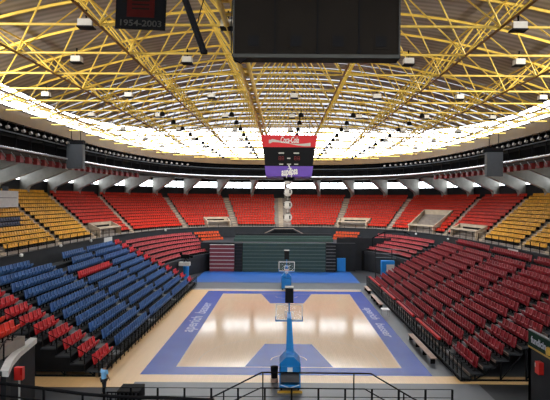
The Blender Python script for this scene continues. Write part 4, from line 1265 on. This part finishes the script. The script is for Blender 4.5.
for px in (279.5, 282.5, 295, 298.3):
    b = MB()
    for dy in (-1.6, 0, 1.6): plate(px, 158.3+dy, 1.9, .35, M['digit'])
    for dx in (-.95, .95): plate(px+dx, 157.6, .35, 1.5, M['digit']); plate(px+dx, 159.1, .35, 1.5, M['digit'])
    b.build('score_digit', None, md)
b = MB()
for x in (-2, 2):
    for y in (-2, 2): b.tube((x, y, zz(135.5)), (x*.9, y*.9, ZB-13.2+.1), .03, 6, M['black'])
b.build('suspension_cables', None, e)
MB().box(-.5, .5, -.5, .5, -.2, zz(176.3)-.0, M['black']).build('lower_frame', None, e)
# globes below, modelled for hanging loudspeakers
prev = 13.0
names = ['topmost', 'second', 'third', 'lowest']
for i, py in enumerate((180.5, 192, 205, 217.5)):
    D = 51.2; p = at(287.8, py, D); r_ = .42
    e = empty('hanging_globe', p); tag(e, 'white globe loudspeaker on the cable under the scoreboard, %s of four' % names[i], 'globe lamp', 'white globes under the scoreboard')
    prof = [(r_*math.sin(PI*k/12)+.001, -r_*math.cos(PI*k/12)) for k in range(13)]
    MB().lathe((0, 0, 0), prof, 16, M['lampw']).build('globe', None, e, smooth=True)
    b = MB()
    for a in range(4):
        q = a*PI/2+.5; v = Vector((math.cos(q), math.sin(q), .1)); u = Vector((-math.sin(q), math.cos(q), 0))
        b.obox(v*.41, u*.07, v*.02, (0, 0, .16), M['dark'])
    b.lathe((0, 0, .3), [(.2, 0), (.18, .14), (.05, .16)], 10, M['dark']); b.build('dark_fittings', None, e)
    MB().tube((0, 0, .3), (0, 0, prev-p.z-(.3 if i else 0)), .035, 6, M['offwhite']).build('cable', None, e)
    prev = p.z

# ------------------------------------------------------------------ big dark screen box, jersey banner, pole
D = 14.; zb = EYE+143.5*D/F
e = empty('video_screen_box', (Xp(315.5, D), D, zb)); tag(e, 'large dark screen box hanging at the top centre, close to camera', 'screen')
W = 83.*D/F; H = 2.9
MB().box(-W, W, .0, .5, 0, H, M['boxbrown']).build('casing', None, e)
MB().box(-W-.015, W+.015, -.02, .52, -.03, .06, M['boxgrey']).build('bottom_edge', None, e)
for s in (-1, 1): MB().box(s*W-.02, s*W+.02, -.03, .52, .0, H, M['boxgrey']).build('side_edge', None, e)
for px in (252.5, 295, 337, 380):
    x = (px-315.5)*D/F
    v = MB().box(x-.14, x+.14, -.03, .0, .26, .54, M['black']); v.box(x-.2, x+.2, -.012, .0, .2, .6, M['boxbrown']); v.build('vent', None, e)
for px in (274, 316.5, 358):
    x = (px-315.5)*D/F; MB().box(x-.02, x+.02, -.025, 0, .06, H, M['darker']).build('panel_seam', None, e)
    MB().box(x-.05, x+.05, -.04, 0, .08, .16, M['black']).build('latch', None, e)
for x in (-1.6, 1.6): MB().tube((x, .25, H), (x, .25, ZB-zb), .03, 6, M['black']).build('hanging_cable', None, e)
pts = [Vector(p) for p in ((-W-.02, -.02, 1.7), (-W-.06, -.05, .8), (-W-.05, -.05, .1), (-W+.02, -.05, -.12), (-W+.2, -.05, -.2), (-W+.32, -.05, -.1), (-W+.36, .2, 0.))]
MB().path(pts, .015, 6, M['black']).build('loose_cable', None, e)

D = 17.; e = empty('jersey_banner', (Xp(139, D), D, EYE+169.5*D/F)); tag(e, 'black-framed dark red jersey banner dated 1954-2003 hanging at top left', 'banner')
e.rotation_euler = (0, math.radians(2.2), .0)
w = 25*D/F; hgt = 2.3
MB().box(-w, w, -.03, .03, 0, hgt, M['black']).build('frame', None, e)
js = MB(); js.prism([(-w*.55, -.045, .38), (w*.55, -.045, .38), (w*.55, -.045, 1.3), (w*.8, -.045, 1.2), (w*.88, -.045, 1.6), (w*.4, -.045, 2.1), (-w*.4, -.045, 2.1), (-w*.88, -.045, 1.6), (-w*.8, -.045, 1.2), (-w*.55, -.045, 1.3)], (0, .015, 0), M['jersey'])
jo = js.build('jersey', None, e)
b = MB()
for z in (.62, .75, .88): b.box(-w*.35, w*.35, -.055, -.045, z, z+.05, M['boxbrown'])
for x in (-.2, .2): b.box(x-.07, x+.07, -.055, -.045, 1.05, 1.3, M['boxbrown'])
b.build('jersey_print', None, jo)
text_obj('1954-2003', .27, (0, -.04, .18), (PI/2, 0, 0), M['dimtext'], e, 0, .004, w*1.65, 'date_lettering', .004)
for x in (-w*.8, w*.8): MB().tube((x, 0, hgt), (x, 0, hgt+.7), .02, 6, M['black']).build('hanging_cable', None, e)

D = 13.74; p1 = at(203, 53, D); p0 = at(183, -2, D); dv = (p0-p1); k = (ZB-p1.z)/dv.z; p2 = p1+dv*k
e = empty('black_pole', p1); tag(e, 'black pole slanting down from the roof beside the jersey banner', 'pole')
MB().tube((0, 0, 0), p2-p1, .085, 8, M['black']).build('pole_tube', None, e); MB().lathe((0, 0, -.03), [(.09, 0), (.095, .06), (.085, .1)], 10, M['darker']).build('end_cap', None, e)
q1 = at(196.5, 24, D)
tag(MB().path([q1, at(199, 12, D), at(203, -2, D), at(206, -60, D)], .014, 6, M['black']).build('hanging_cable'), 'thin black cable dangling beside the slanting pole', 'cable')

# ------------------------------------------------------------------ light
w = bpy.data.worlds.new('sky'); SC.world = w; w.use_nodes = True
bg = w.node_tree.nodes['Background']; bg.inputs['Color'].default_value = (.94, .97, 1, 1); bg.inputs['Strength'].default_value = 8.
try:
    w.cycles.sampling_method = 'AUTOMATIC'
except Exception: pass
SC.view_settings.view_transform = 'Standard'; SC.view_settings.look = 'None'; SC.view_settings.gamma = 1
SC.view_settings.exposure = 0.; SC.view_settings.use_curve_mapping = False
SC.cycles.use_denoising = True
SC.cycles.max_bounces = 8; SC.cycles.diffuse_bounces = 5; SC.cycles.transparent_max_bounces = 12
# added fill spots at gantry height, out of view, brightening the roof frame
for yy in (14., 22., 30.):
    for sx in (-1, 1):
        tt = [t for t in even_ts(180) if (P(t).x-CX)*sx > 0]
        t = min(tt, key=lambda t: abs(P(t).y-yy)); p = P(t, -.5, 17.6)
        ld = bpy.data.lights.new('roof_fill_spot', 'SPOT'); ld.energy = 6500; ld.color = (1., .93, .80); ld.spot_size = math.radians(95); ld.spot_blend = .8; ld.shadow_soft_size = .35
        lo = bpy.data.objects.new('roof_fill_spot', ld); C.objects.link(lo); lo.location = p
        d = Vector((CX*1.0, yy+22., 22.5))-p
        lo.rotation_euler = d.to_track_quat('-Z', 'Y').to_euler()
